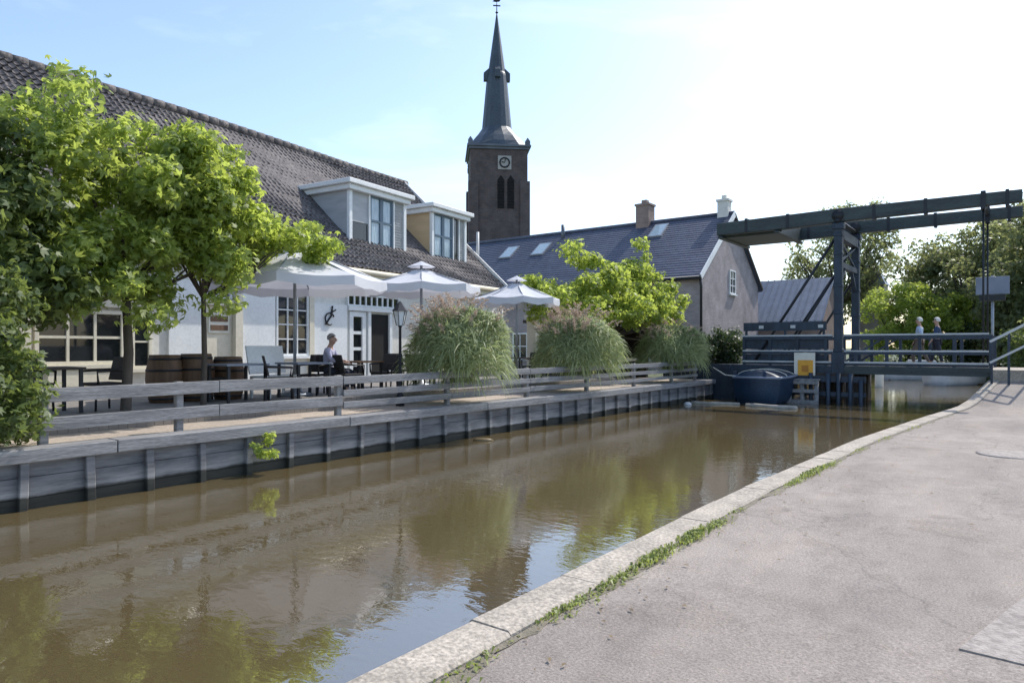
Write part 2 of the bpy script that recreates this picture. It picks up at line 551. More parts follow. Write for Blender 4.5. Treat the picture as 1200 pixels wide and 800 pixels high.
def tree(name, label, cat, frame, at, crown, nclump, csize, nleaf, lsize, m, trunk_h, trunk_r, group=None, limbs=7, fill=0.4, flat=0.75, up=0.5, lean=(0, 0), stems=1):
    """crown ellipsoids are relative to the base of the tree"""
    t = thing(name, label, cat, frame, at, group)
    t['_o'] = (0, 0, 0)
    sub = sub_clumps(crown, nclump, csize, flat)
    p, d = clump_points(sub, nleaf, fill)
    keep = p[:, 2] > 0.05
    p, d = p[keep], d[keep]
    v, q = leaves(p, lsize, d, up)
    np_mesh('crown', v, q, m, t)
    mb = MB()
    top = Vector((lean[0], lean[1], trunk_h))
    for s in range(stems):
        o = Vector((0, 0, 0)) if stems == 1 else Vector((random.uniform(-.25, .25), random.uniform(-.25, .25), 0))
        mid = top * 0.5 + Vector((random.uniform(-.05, .05), random.uniform(-.05, .05), 0)) + o
        mb.tube([o, o + Vector((0, 0, 0.15)), mid, top + o * 2], [trunk_r * 1.35, trunk_r * 1.05, trunk_r * 0.9, trunk_r * 0.75], 10)
    order = np.argsort(rng.random(len(sub)))[:limbs]
    for i in order:
        e = Vector(sub[i, :3])
        k = top + (e - top) * 0.5 + Vector((0, 0, -0.12 * (e - top).length))
        mb.tube([top - Vector((0, 0, 0.1)), k, e], [trunk_r * 0.55, trunk_r * 0.32, trunk_r * 0.1], 6)
        for j in range(2):
            e2 = e + Vector(rng.normal(size=3)).normalized() * csize * .6
            mb.tube([k, (k + e2) / 2 + Vector((0, 0, 0.1)), e2], [trunk_r * 0.25, trunk_r * 0.15, trunk_r * 0.05], 5)
    mb.build('trunk', M['bark'], t)
    return t


# ------------------------------------------------------------------ camera, sky, sun
cam = bpy.data.cameras.new('camera')
co = bpy.data.objects.new('camera', cam)
COL.objects.link(co)
co.location = (0, 0, 1.65)
co.rotation_euler = (R(90), 0, 0)
cam.lens = 24
cam.sensor_width = 36
cam.shift_y = 7 / 1200
cam.clip_end = 3000
sc.camera = co

SUN_AZ, SUN_EL = 49.0, 50.0      # azimuth clockwise from +Y
w = bpy.data.worlds.new('World')
sc.world = w
w.use_nodes = True
nt = w.node_tree
nt.nodes.clear()
wo = nt.nodes.new('ShaderNodeOutputWorld')
bg = nt.nodes.new('ShaderNodeBackground')
sky = nt.nodes.new('ShaderNodeTexSky')
sky.sky_type = 'NISHITA'
sky.sun_disc = False
sky.sun_elevation = R(SUN_EL)
sky.sun_rotation = R(SUN_AZ)
sky.air_density = 1.0
sky.dust_density = 1.2
sky.ozone_density = 1.0
bg.inputs[1].default_value = 0.15
# thin high cloud
tc = nt.nodes.new('ShaderNodeTexCoord')
mp = nt.nodes.new('ShaderNodeMapping')
mp.inputs['Scale'].default_value = (1.0, 1.0, 3.2)
nt.links.new(tc.outputs['Generated'], mp.inputs[0])
cn = N(nt, 'ShaderNodeTexNoise', Scale=2.1, Detail=9, Roughness=0.55, Distortion=0.4)
nt.links.new(mp.outputs[0], cn.inputs['Vector'])
cr = ramp(nt, cn.outputs[0], [(0.55, (0, 0, 0)), (0.95, (0.35, 0.35, 0.35))])
mx = N(nt, 'ShaderNodeMix', data_type='RGBA', blend_type='MIX')
nt.links.new(cr.outputs[0], mx.inputs[0])
nt.links.new(sky.outputs[0], mx.inputs[6])
mx.inputs[7].default_value = (8.5, 8.8, 9.0, 1)
nt.links.new(mx.outputs[2], bg.inputs[0])
nt.links.new(bg.outputs[0], wo.inputs[0])

sl = bpy.data.lights.new('sun', 'SUN')
so = bpy.data.objects.new('sun', sl)
COL.objects.link(so)
sl.energy = 2.6
sl.angle = R(0.6)
sl.color = (1.0, 0.95, 0.87)
sd = Vector((math.cos(R(SUN_EL)) * math.sin(R(SUN_AZ)), math.cos(R(SUN_EL)) * math.cos(R(SUN_AZ)), math.sin(R(SUN_EL))))
so.rotation_euler = sd.to_track_quat('Z', 'Y').to_euler()
so.location = sd * 50
sc.view_settings.view_transform = 'Standard'
sc.view_settings.look = 'None'
sc.view_settings.gamma = 1
sc.view_settings.exposure = 0.82

# ------------------------------------------------------------------ ground, water, path, kerb
WZ = -0.43
g = MB()
g.sheet([(-700, -60), (-10.9, -60), (-10.9, 57), (-700, 57)], 0.34)
g.sheet([(-700, 57), (-10.9, 57), (0.5, 57), (700, 57), (700, 1200), (-700, 1200)], 0.34)
g.add([(-0.2, 27.6, 0.3), (700, 27.6, 0.3), (700, 57, 0.34), (-0.2, 57, 0.34)], [(0, 1, 2, 3)])
g.add([(3, -60, -0.08), (700, -60, -0.08), (700, 27.6, -0.08), (3, 27.6, -0.08)], [(0, 1, 2, 3)])
g.add([(-10.9, 57, 0.34), (0.5, 57, 0.34), (0.5, 57, -1), (-10.9, 57, -1)], [(0, 3, 2, 1)])
g.add([(-0.2, 31, 0.3), (-0.2, 57, 0.34), (-0.2, 57, -1), (-0.2, 31, -1)], [(0, 1, 2, 3)])
struct('ground', g, M['soil'], CANAL)

g = MB()
ys = np.concatenate([np.arange(-60, 0, 6.0), np.arange(0, 57.1, 3.0)])
g.sheet([(-11.0, -60), (0.6, -60), (0.6, 57.4), (-11.0, 57.4)], WZ)
struct('canal_water', g, M['water'], CANAL)

KX = [(-60, -2.75), (2, -2.66), (4.7, -2.71), (7.7, -2.73), (13.9, -2.55), (19, -2.16), (24.2, -1.67), (27.5, -1.0)]


def kerb_x(s):
    for (a, x0), (b, x1) in zip(KX, KX[1:]):
        if s <= b:
            return x0 + (x1 - x0) * (s - a) / (b - a)
    return KX[-1][1]


def path_z(s):
    if s < 24.0:
        return -0.006 * max(0, s)
    k = min(1, (s - 24.0) / 4.5)
    return -0.144 + 0.8 * k * k * (3 - 2 * k)


# kerb of concrete blocks along the water
g = MB()
s = -8.0
while s < 27.3:
    l = random.uniform(0.9, 1.15)
    e = min(s + l - 0.008, 27.4)
    w0, w1 = kerb_x(s) + random.uniform(-.008, .008), kerb_x(e) + random.uniform(-.008, .008)
    z0, z1 = path_z(s) + 0.035 + random.uniform(-.006, .006), path_z(e) + 0.035 + random.uniform(-.006, .006)
    kw = 0.32
    r = 0.03
    prof = lambda x, z: [(x, -0.75), (x, z - r), (x + r * 0.4, z - r * 0.35), (x + r, z), (x + kw - 0.02, z), (x + kw, z - 0.02), (x + kw, -0.2)]
    a = prof(w0, z0)
    b = prof(w1, z1)
    n = len(a)
    vs = [(p[0], s, p[1]) for p in a] + [(p[0], e, p[1]) for p in b]
    g.add(vs, [(i, i + 1, i + 1 + n, i + n) for i in range(n - 1)] + [tuple(range(n - 1, -1, -1)), tuple(range(n, 2 * n))])
    s += l
struct('kerb', g, M['concrete'], CANAL)

g = MB()
ss = list(np.arange(-8, 0, 1.0)) + list(np.arange(0, 27.6, 0.3))
xs_n = 26
vs = []
for s in ss:
    x0 = kerb_x(s) + 0.325
    for i in range(xs_n):
        f = i / (xs_n - 1)
        x = x0 + (7.5 - x0) * f ** 1.6
        z = path_z(s) + min(1, f * 3) * 0.008 * math.sin(s * 1.3 + x * 2.1) * math.sin(x * 1.7 - s * .6) - (0.012 if i == 0 else 0)
        vs.append((x, s, z))
fs = []
for j in range(len(ss) - 1):
    for i in range(xs_n - 1):
        a = j * xs_n + i
        fs.append((a, a + 1, a + 1 + xs_n, a + xs_n))
g.add(vs, fs, True)
struct('path', g, M['asphalt'], CANAL)

# pale concrete repair in the path, lower right
g = MB()
for (xa, ya), (xb, yb), (xc, yc), (xd, yd) in (((-.30, 4.52), (.28, 4.48), (.78, 7.65), (.42, 7.6)), ((.292, 4.479), (1.6, 4.38), (1.6, 7.9), (.792, 7.66))):
    q4 = [(xa, ya), (xb, yb), (xc, yc), (xd, yd)]
    g.add([(x, y, path_z(y) + .010) for x, y in q4] + [(x, y, path_z(y) - .08) for x, y in q4], [(0, 1, 2, 3), (4, 5, 1, 0), (5, 6, 2, 1), (6, 7, 3, 2), (7, 4, 0, 3)])
struct('pavement_patch', g, M['slab'], CANAL)
g = MB()
g.lathe([(0.01, -0.062), (0.36, -0.062), (0.38, -0.066), (0.38, -0.12)], 28, -0.2, 13.6)
g.lathe([(0.40, -0.064), (0.47, -0.064), (0.47, -0.12), (0.40, -0.12)], 28, -0.2, 13.6)
solo('manhole_cover', g, M['slab'], 'pale round manhole cover set in the asphalt path', 'manhole cover', CANAL, (-0.2, 13.6, -0.0))

# terrace
g = MB()
g.box(-21.0, -10.33, -6, 27.3, -0.3, 0.342)
struct('terrace', g, M['sand'], CANAL)
g = MB()
y = 0.5
while y < 21.5:
    g.box(-20.0, -11.6, y, y + 0.138, 0.344, 0.585)
    y += 0.143
struct('terrace_deck', g, M['deck'], CANAL)

# ------------------------------------------------------------------ weeds along the kerb
pts = []
patches = [(3.7, 0.35, 120), (4.35, 0.3, 150), (4.95, 0.3, 260), (5.75, 0.3, 330), (6.35, 0.2, 170), (7.0, .12, 30), (9.1, 0.35, 200), (9.9, 0.45, 330), (10.7, 0.3, 160), (12.6, 0.3, 40), (14.5, .5, 30), (17, 1.0, 30), (2.6, .4, 50), (4.8, 1.6, 70), (10, 3, 50)]
V = []
Q = []
nv = 0
for c, sp, n in patches:
    for i in range(n):
        s = random.gauss(c, sp * 0.6)
        x = kerb_x(s) + 0.325 + abs(random.gauss(0, 0.055)) - 0.01
        h = random.uniform(0.012, 0.05) * (1.3 if n > 200 else 0.8)
        a = random.uniform(0, 2 * PI)
        L = random.uniform(0.02, 0.055)
        wd = random.uniform(0.004, 0.013)
        dx, dy = math.cos(a), math.sin(a)
        px, py = -dy * wd, dx * wd
        zb = path_z(s)
        p = [(x, s, zb), (x + dx * L * .5 + px, s + dy * L * .5 + py, zb + h), (x + dx * L, s + dy * L, zb + h * .8), (x + dx * L * .5 - px, s + dy * L * .5 - py, zb + h)]
        V += p
        Q.append((nv, nv + 1, nv + 2, nv + 3))
        nv += 4
o = np_mesh('weeds', V, Q, M['weed'])
o.rotation_euler = (0, 0, CANAL)
o['kind'] = 'stuff'
o['label'] = 'low green weeds and grass in the joint between kerb and path'
o['category'] = 'weeds'
# a strip of dirt under them
g = MB()
vs = []
ss = np.arange(-2, 23, 0.12)
for s in ss:
    wdt = 0.05 + 0.035 * math.sin(s * 3.1) + 0.03 * math.sin(s * 7.7 + 1) + random.uniform(0, .03)
    x0 = kerb_x(s) + 0.322
    zb = path_z(s)
    vs += [(x0, s, zb + 0.006), (x0 + max(.02, wdt), s, zb + 0.002)]
g.add(vs, [(2 * i, 2 * i + 1, 2 * i + 3, 2 * i + 2) for i in range(len(ss) - 1)])
o = struct('dirt', g, mat('kerb_dirt', (0.24, 0.21, 0.16), (0.14, 0.125, 0.09), 9, 0.95, bump=0.8), CANAL)

# ------------------------------------------------------------------ quay wall
q = thing('quay_wall', 'weathered blue grey timber sheet piling along the terrace side of the canal', 'quay wall', CANAL, (-10.24, 10, WZ))
g = MB()
for k, (z0, z1) in enumerate([(-0.6, -0.29), (-0.282, -0.02), (-0.012, 0.18)]):
    g.box(-10.34 + 0.004 * k, -10.25 + 0.004 * (k % 2), -8, 27.3, z0, z1)
g.build('plank_panel', M['quay'], q)
s = -7.08
while s < 27:
    k_ = random.uniform(-.02, .02)
    MB().beam((-10.205, s + k_, -0.9), (-10.205, s - k_, 0.179), 0.09, random.uniform(.085, .115), (0, 1, 0)).build('pile', M['quay'], q, 0.01)
    s += 0.79
g = MB()
s = -8
while s < 27.3:
    e = min(s + 4.1, 27.3)
    dz = random.uniform(-.006, .006)
    g.box(-10.46, -10.12, s, e - 0.012, 0.18 + dz, 0.355 + dz)
    s = e
g.build('cap_beam', M['wood_grey'], q, 0.012)

# ------------------------------------------------------------------ fence on the quay
f = thing('board_fence', 'low grey weathered board fence along the terrace edge above the quay', 'fence', CANAL, (-10.55, 12, 0.34))
for s in (3.53, 5.37, 8.45, 11.54, 14.63, 17.72, 20.8, 23.85, 26.1):
    MB().box(-10.61, -10.5, s - 0.055, s + 0.055, 0.34, 1.12).build('post', M['wood_grey'], f, 0.01)
for (a, b), zs in (((3.48, 8.5), [(0.96, 1.15), (0.58, 0.76)]), ((8.51, 17.77), [(0.99, 1.14), (0.75, 0.88), (0.52, 0.65)]), ((17.78, 26.15), [(1.0, 1.14), (0.76, 0.88), (0.53, 0.64)])):
    for z0, z1 in zs:
        g = MB()
        n = max(1, round((b - a) / 3.09))
        for i in range(n):
            dz = random.uniform(-.012, .012)
            y0, y1 = a + (b - a) * i / n, a + (b - a) * (i + 1) / n - 0.01
            g.beam((-10.47, y0, (z0 + z1) / 2 + dz - .04), (-10.47, y1, (z0 + z1) / 2 - dz * .6 - .04), 0.05, z1 - z0)
        g.build('board', M['wood_grey'], f, 0.006)

# ------------------------------------------------------------------ the inn
XF = -13.74
RX, RZ = -18.54, 8.65
EZ = 4.3
Y0, Y1 = -4.0, 21.9
inn = thing('inn_building', 'long white walled inn with a dark tiled roof and two dormers behind the terrace', 'building', HOUSE, (XF, 10, 0.3))
g = MB()
g.prism([(XF, 0.3), (XF, EZ), (RX, RZ - .1), (2 * RX - XF, EZ), (2 * RX - XF, 0.3)][::-1], 1, Y0 + .05, Y1)
g.build('wall', M['plaster'], inn)


def tiled_roof(mb, eave, along, up, nrm, W, Lg, tw=0.18, rh=0.245):
    eave, along, up, nrm = map(Vector, (eave, along, up, nrm))
    prof = [(0.0, 0.018), (0.2, -0.002), (0.45, -0.006), (0.68, 0.022), (0.82, 0.05), (0.93, 0.04)]
    nt_, nr = int(W / tw), int(Lg / rh)
    for r in range(nr + 1):
        l0, l1 = r * rh, min((r + 1) * rh + 0.04, Lg)
        if l1 - l0 < 0.05:
            continue
        vs = []
        cnt = 0
        dz = random.uniform(-.006, .006)
        for t in range(nt_ + 1):
            jt = random.uniform(-.009, .009) - (random.random() < .02) * .03
            for a, h in prof:
                y = min((t + a) * tw, W)
                sag = -0.05 * math.sin(PI * l0 / Lg) + 0.03 * math.sin(y * .45 + r * .11) + 0.012 * math.sin(y * 1.7 + r)
                base = eave + along * y
                vs += [base + up * (l0 + jt) + nrm * (h + 0.045 + dz + jt + sag - .03), base + up * (l0 + jt) + nrm * (h + 0.075 + dz + jt + sag - .03), base + up * (l1 + jt) + nrm * (h + 0.03 + dz + sag - .03)]
                cnt += 1
        fs = []
        for i in range(cnt - 1):
            a, b = 3 * i, 3 * (i + 1)
            fs += [(a, b, b + 1, a + 1), (a + 1, b + 1, b + 2, a + 2)]
        mb.add(vs, fs, False)


sl_ = Vector((RX - XF, 0, RZ - EZ))
slen = sl_.length
upv = sl_ / slen
nrmv = Vector((-upv.z, 0, upv.x)) * -1
nrmv = Vector((upv.z, 0, -upv.x))
if nrmv.z < 0:
    nrmv = -nrmv
g = MB()
ov = 0.45
tiled_roof(g, Vector((XF, Y0, EZ)) - upv * ov, (0, 1, 0), upv, nrmv, Y1 - Y0 + 0.12, slen + ov)
# under-roof slab and the rear slope
ex, ez = XF - upv.x * ov, EZ - upv.z * ov
g.prism([(ex, ez - 0.07), (ex, ez + 0.0), (RX, RZ + 0.02), (RX, RZ - 0.1)], 1, Y0, Y1 + 0.1)
g.prism([(2 * RX - ex, ez), (2 * RX - ex, ez - .12), (RX, RZ - .1), (RX, RZ + .04)], 1, Y0, Y1 + 0.1)
roof = g.build('roof', M['tile'], inn)
g = MB()
y = Y0
while y < Y1:
    z = 0.03 * math.sin(y * .45 + 2)
    g.tube([(RX, y, RZ + 0.03 + z), (RX, y + 0.36, RZ + 0.045 + z)], [0.13, 0.14], 8)
    y += 0.345
g.build('ridge_tiles', M['tile'], roof)
g = MB()
for sgn in (1,):
    g.beam(Vector((ex, Y1 + 0.13, ez)) + nrmv * 0.0, Vector((RX, Y1 + 0.13, RZ)) + nrmv * 0.0, 0.045, 0.24)
    g.beam(Vector((2 * RX - ex, Y1 + 0.13, ez)), Vector((RX, Y1 + 0.13, RZ)), 0.045, 0.24)
g.build('verge_board', M['white'], roof)
g = MB()
g.tube([(ex + 0.07, Y0, ez - 0.06), (ex + 0.07, Y1 + 0.1, ez - 0.06)], 0.075, 8)
g.box(ex - 0.12, ex + 0.01, Y0, Y1, ez - 0.28, ez - 0.09)
g.build('gutter', M['cream'], inn)
MB().tube([(ex - 0.05, Y1 - .02, ez - .1), (XF + 0.08, Y1 + 0.06, ez - .45), (XF + 0.08, Y1 + 0.06, 0.4)], 0.05, 8).build('downpipe', M['white'], inn)
MB().tube([(XF - 1.2, Y1 + 0.35, 4.6), (XF - 1.2, Y1 + 0.35, 6.35)], 0.06, 8).build('flue_pipe', M['bridge_white'], inn)


def dormer(y0, y1, bays, cheek, z0=4.98, z1=6.6):
    xf = XF - 0.8
    g = MB()
    g.box(xf - 2.2, xf - 0.06, y0 + 0.03, y1 - 0.03, z0 - 0.25, z1)
    d = g.build('dormer', cheek, inn)
    g = MB()
    g.box(xf - 2.1, xf + 0.26, y0 - 0.2, y1 + 0.2, z1 + 0.06, z1 + 0.2)
    g.box(xf - 2.0, xf + 0.16, y0 - 0.1, y1 + 0.1, z1 - 0.1, z1 + 0.06)
    g.build('dormer_roof', M['white'], d, 0.015)
    g = MB()
    # cheek trims, sill and corner posts
    g.box(xf - 0.06, xf + 0.05, y0, y0 + 0.13, z0 - 0.1, z1 - 0.1)
    g.box(xf - 0.06, xf + 0.05, y1 - 0.13, y1, z0 - 0.1, z1 - 0.1)
    g.box(xf - 0.06, xf + 0.12, y0 - 0.06, y1 + 0.06, z0 - 0.2, z0 - 0.1)
    g.box(xf - 0.05, xf + 0.04, y0 + .13, y1 - .13, z0 - 0.1, z0)
    yy = y0 + 0.13
    W = y1 - y0 - 0.26
    tot = sum(b[0] for b in bays)
    parts = []
    for i, (wd, kind) in enumerate(bays):
        ya, yb = yy, yy + W * wd / tot
        if i:
            g.box(xf - 0.06, xf + 0.045, ya - 0.03, ya + 0.03, z0, z1 - 0.1)
            ya += 0.03
        if i < len(bays) - 1:
            yb2 = yb - 0.03
        else:
            yb2 = yb
        parts.append((kind, ya, yb2))
        yy = yb
    g.build('dormer_frame', M['white'], d, 0.006)
    for kind, ya, yb in parts:
        zt = z1 - 0.1
        if kind == 'blind':
            MB().box(xf - 0.05, xf - 0.01, ya, yb, z0 + 0.62, zt).build('blind', M['greyclad'], d)
            MB().box(xf - 0.05, xf - 0.02, ya, yb, z0, z0 + 0.6).build('pane', M['glass'], d)
        elif kind == 'sash':
            g = MB()
            ym = (ya + yb) / 2
            for a, b in ((ya, ym), (ym, yb)):
                g.box(xf - 0.045, xf + 0.02, a + .001, a + 0.07, z0, zt)
                g.box(xf - 0.045, xf + 0.02, b - 0.07, b - .001, z0, zt)
                for z in (z0 + .03, (z0 + zt) / 2, zt - .03):
                    g.box(xf - 0.04, xf + 0.018, a + 0.07, b - 0.07, z - 0.03, z + 0.03)
            g.build('sash_frame', mat('blue_sash', (0.10, 0.16, 0.21), (0.07, 0.11, 0.15), 3, 0.5), d)
            MB().box(xf - 0.055, xf - 0.02, ya, yb, z0, zt).build('pane', M['blueglass'], d)
        elif kind == 'louvre':
            g = MB()
            z = z0 + 0.02
            while z < zt - 0.05:
                g.beam((xf - 0.02, ya, z + .04), (xf - 0.02, yb, z + .04), 0.05, 0.075, (0.5, 0, 1))
                z += 0.085
            g.build('louvre', M['greyclad'], d)
        elif kind == 'dark':
            MB().box(xf - 0.05, xf - 0.02, ya, yb, z0, zt).build('pane', M['glass'], d)
    return d


d1 = dormer(14.8, 17.4, [(0.8, 'blind'), (1.2, 'sash'), (0.5, 'louvre')], M['greyclad'])
dormer(18.76, 20.85, [(1.25, 'sash'), (0.4, 'dark'), (0.35, 'louvre')], M['ochre'])


def window(y0, y1, z0, z1, cols, rows, parent=inn, name='window', fr=0.06, bar=0.035, mf=None, mg=None, x=XF, sill=True):
    mf = mf or M['white']
    g = MB()
    g.box(x - .02, x + 0.07, y0, y0 + fr, z0, z1)
    g.box(x - .02, x + 0.07, y1 - fr, y1, z0, z1)
    g.box(x - .02, x + 0.069, y0 + fr, y1 - fr, z0, z0 + fr)
    g.box(x - .02, x + 0.069, y0 + fr, y1 - fr, z1 - fr, z1)
    for i in range(1, cols):
        y = y0 + fr + (y1 - y0 - 2 * fr) * i / cols
        g.box(x - .01, x + 0.055, y - bar / 2, y + bar / 2, z0 + fr, z1 - fr)
    for i in range(1, rows):
        z = z0 + fr + (z1 - z0 - 2 * fr) * i / rows
        g.box(x - .01, x + 0.051, y0 + fr, y1 - fr, z - bar / 2, z + bar / 2)
    o = g.build(name, mf, parent)
    MB().box(x - .01, x + 0.02, y0 + fr * .5, y1 - fr * .5, z0 + fr * .5, z1 - fr * .5).build('pane', mg or M['glass'], o)
    if sill:
        MB().box(x - .01, x + 0.14, y0 - 0.06, y1 + 0.06, z0 - 0.07, z0 - .001).build('sill', mf, o)
    return o


window(6.1, 7.72, 1.5, 2.55, 3, 2, fr=0.07, bar=0.05, mf=M['cream'])
window(7.86, 8.28, 1.4, 2.5, 1, 2, fr=0.06, mf=M['cream'])
g = MB()
g.box(XF - .01, XF + 0.10, 5.6, 8.35, 2.62, 2.78)
g.box(XF - .01, XF + 0.05, 5.6, 8.35, 2.785, 3.2)
g.box(XF - .01, XF + 0.08, 5.7, 6.04, 0.4, 2.60)
g.box(XF - .01, XF + 0.11, 6.3, 7.75, 1.1, 1.41)
g.build('window_surround', M['cream'], inn)
MB().box(XF - .01, XF + 0.06, 8.66, 9.44, 1.52, 3.3).build('wall_panel', M['white'], inn)
g = MB()
g.box(XF - .01, XF + 0.03, 9.45, 10.22, 0.5, 2.78)
g.box(XF - .01, XF + 0.12, 9.45, 10.22, 2.785, 2.92)
g.build('wall_panel', M['cream'], inn)
window(9.5, 10.2, 2.95, 3.4, 2, 1, sill=False)
MB().box(XF - .01, XF + 0.16, 10.225, 10.42, 0.5, 3.7).build('pilaster', M['cream'], inn)
MB().box(XF - .01, XF + 0.07, 10.425, 11.42, 0.5, 3.45).build('wall_panel', M['white'], inn)
window(11.46, 12.5, 1.62, 3.2, 3, 4, fr=0.055, bar=0.03)
MB().box(XF - .01, XF + 0.10, 12.505, 12.66, 0.5, 3.6).build('pilaster', M['cream'], inn)
MB().box(XF - .01, XF + 0.07, 12.665, 13.88, 0.5, 3.0).build('wall_panel', M['white'], inn)
window(13.98, 14.62, 0.75, 2.84, 1, 4, name='side_light', fr=0.14, bar=0.09, sill=False)
g = MB()
g.box(XF - .01, XF + 0.025, 14.82, 15.62, 0.6, 2.80)
dr = g.build('doorway', M['dark'], inn)
g = MB()
g.box(XF - .01, XF + 0.09, 14.7, 14.82, 0.6, 2.86)
g.box(XF - .01, XF + 0.09, 15.62, 15.74, 0.6, 2.86)
g.box(XF - .01, XF + 0.12, 13.9, 16.1, 2.865, 2.98)
g.build('door_frame', M['white'], dr)
window(13.9, 16.1, 2.99, 3.34, 9, 1, fr=0.05, bar=0.05, sill=False)
window(17.4, 18.5, 1.5, 2.9, 2, 3)
window(19.6, 20.6, 1.5, 2.9, 2, 3)
MB().box(XF - .01, XF + 0.05, Y0 + .1, Y1, 0.3, 0.62).build('plinth', M['greyclad'], inn)

# things on the wall
b = thing('sign_board', 'small cream sign with two dark brown lettered strips on the cream wall', 'sign', HOUSE, (XF + 0.04, 9.86, 2.2))
MB().box(XF + 0.031, XF + 0.06, 9.6, 10.12, 2.16, 2.58).build('panel', M['signwhite'], b)
for z in (2.22, 2.42):
    MB().box(XF + 0.058, XF + 0.075, 9.64, 10.08, z, z + 0.12).build('strip', M['wood_brown'], b)
b = thing('wall_emblem', 'small dark wrought iron emblem on the white wall left of the doorway', 'emblem', HOUSE, (XF + 0.08, 13.2, 2.5))
g = MB()
g.tube([(XF + 0.1, 13.2 + 0.16 * math.cos(a), 2.6 + 0.16 * math.sin(a)) for a in np.linspace(0.4, 5.2, 14)], 0.02, 6)
g.tube([(XF + 0.1, 13.05, 2.45), (XF + 0.1, 13.25, 2.68), (XF + 0.1, 13.3, 2.95)], 0.025, 6)
g.tube([(XF + 0.1, 13.2, 2.75), (XF + 0.1, 13.42, 2.85)], 0.02, 6)
g.build('scrollwork', M['iron'], b)

# ------------------------------------------------------------------ church tower
TW = R(6)
tx, ty = -1.45, 65.0
cpos = Vector((tx, ty, 0))
inv = Matrix.Rotation(-TW, 3, 'Z') @ cpos
ch = thing('church_tower', 'brown brick church tower with a tall dark slate spire', 'church tower', TW, (inv.x, inv.y, 0.3))
ch['_o'] = (0, 0, 0.3)
H = 2.62
g = MB()
g.box(-H, H, -H, H, 0.3, 20.4)
for sx in (-1, 1):
    for sy in (-1, 1):
        g.box(sx * (H - .25) - .45, sx * (H - .25) + .45, sy * (H - .25) - .45, sy * (H - .25) + .45, 0.3, 17.5)
sh = g.build('brick_shaft', M['tower_brick'], ch)
g = MB()
g.box(-H - .15, H + .15, -H - .15, H + .15, 20.4, 20.62)
g.box(-H - .3, H + .3, -H - .3, H + .3, 20.62, 20.8)
g.build('cornice', M['lead'], sh)
for sx in (-1, 1):
    for sy in (-1, 1):
        g = MB()
        g.box(sx * H - .22, sx * H + .22, sy * H - .22, sy * H + .22, 20.8, 21.2)
        g.lathe([(0.27, 21.2), (0.05, 21.5)], 4, sx * H, sy * H, PI / 4, False)
        g.build('corner_pinnacle', M['lead'], sh)
g = MB()
sq = [(H + .2) * x for x in (1, -1)]
prof = [(2.78, 20.8, 0), (2.6, 21.3, 0.35), (2.25, 21.9, 0.6), (1.85, 22.4, 0.85), (1.62, 22.75, 1), (1.46, 23.0, 1), (0.98, 28.0, 1), (0.93, 28.2, 1), (0.86, 28.35, 1), (0.07, 33.9, 1)]
vs = []
n = 16
for r, z, o_ in prof:
    for k in range(n):
        a = 2 * PI * (k + 0.5) / n
        sqr = 1 / max(abs(math.cos(a)), abs(math.sin(a)))
        a8 = (a + PI / 8) % (PI / 4) - PI / 8
        oc = 1 / math.cos(a8) * 0.96
        q_ = sqr * (1 - o_) + oc * o_
        vs.append((r * q_ * math.cos(a), r * q_ * math.sin(a), z))
fs = [(i * n + k, i * n + (k + 1) % n, (i + 1) * n + (k + 1) % n, (i + 1) * n + k) for i in range(len(prof) - 1) for k in range(n)]
g.add(vs, fs)
sp_ = g.build('spire', M['copper'], ch)
for k in range(4):
    a = k * PI / 2
    c, s = math.cos(a), math.sin(a)
    g = MB()
    g.prism([(0.75, 27.6), (1.25, 27.6), (1.25, 28.3), (0.75, 28.75)], 1, -0.25, 0.25)
    g.v = [(c * x - s * y, s * x + c * y, z) for x, y, z in g.v]
    g.build('lucarne', M['copper'], sp_)
g = MB()
g.tube([(0, 0, 33.7), (0, 0, 35.6)], [0.06, 0.03], 6)
g.lathe([(0.01, 34.0), (0.16, 34.15), (0.01, 34.3)], 8)
g.box(-.35, .35, -.03, .03, 34.75, 34.85)
g.prism([(-0.4, 35.2), (-0.1, 35.15), (0.25, 35.2), (0.45, 35.5), (0.2, 35.42), (-.15, 35.45)], 1, -0.03, 0.03)
g.build('weathercock', M['iron'], sp_)
for face in (0, 1):
    g = MB()
    g.box(-0.12, 1.12, -H - 0.08, -H - .01, 18.55, 19.8)
    ck = g
    g2 = MB()
    g2.tube([(0.5 + 0.44 * math.cos(a), -H - 0.10, 19.18 + 0.44 * math.sin(a)) for a in np.linspace(0, 2 * PI, 25)], 0.07, 5)
    for k in range(12):
        a = k * PI / 6
        g2.beam((0.5 + .34 * math.cos(a), -H - .1, 19.18 + .34 * math.sin(a)), (0.5 + .48 * math.cos(a), -H - .1, 19.18 + .48 * math.sin(a)), .06, .06)
    g2.beam((0.5, -H - .11, 19.18), (0.5 + .1, -H - .11, 19.18 + .4), .06, .06)
    g2.beam((0.5, -H - .11, 19.18), (0.5 - .28, -H - .11, 19.18 + .05), .07, .07)
    if face:
        for q_ in (ck, g2):
            q_.v = [(y, -x + 0.3, z) for x, y, z in q_.v]
    c_ = ck.build('clock_face', M['clock'], sh)
    g2.build('clock_hands', M['iron'], c_)
g = MB()
for x in (-0.15, 0.75):
    g.prism([(x, 15.0), (x + 0.62, 15.0), (x + 0.62, 17.6), (x + 0.31, 18.05), (x, 17.6)], 1, -H - 0.04, -H + .3)
g.build('belfry_window', M['dark'], sh)
g = MB()
for z in np.arange(15.1, 17.7, 0.3):
    for x in (-0.15, 0.75):
        g.beam((x, -H - .06, z), (x + .62, -H - .06, z), .1, .06, (0, -.6, 1))
g.build('louvre', M['black'], sh)

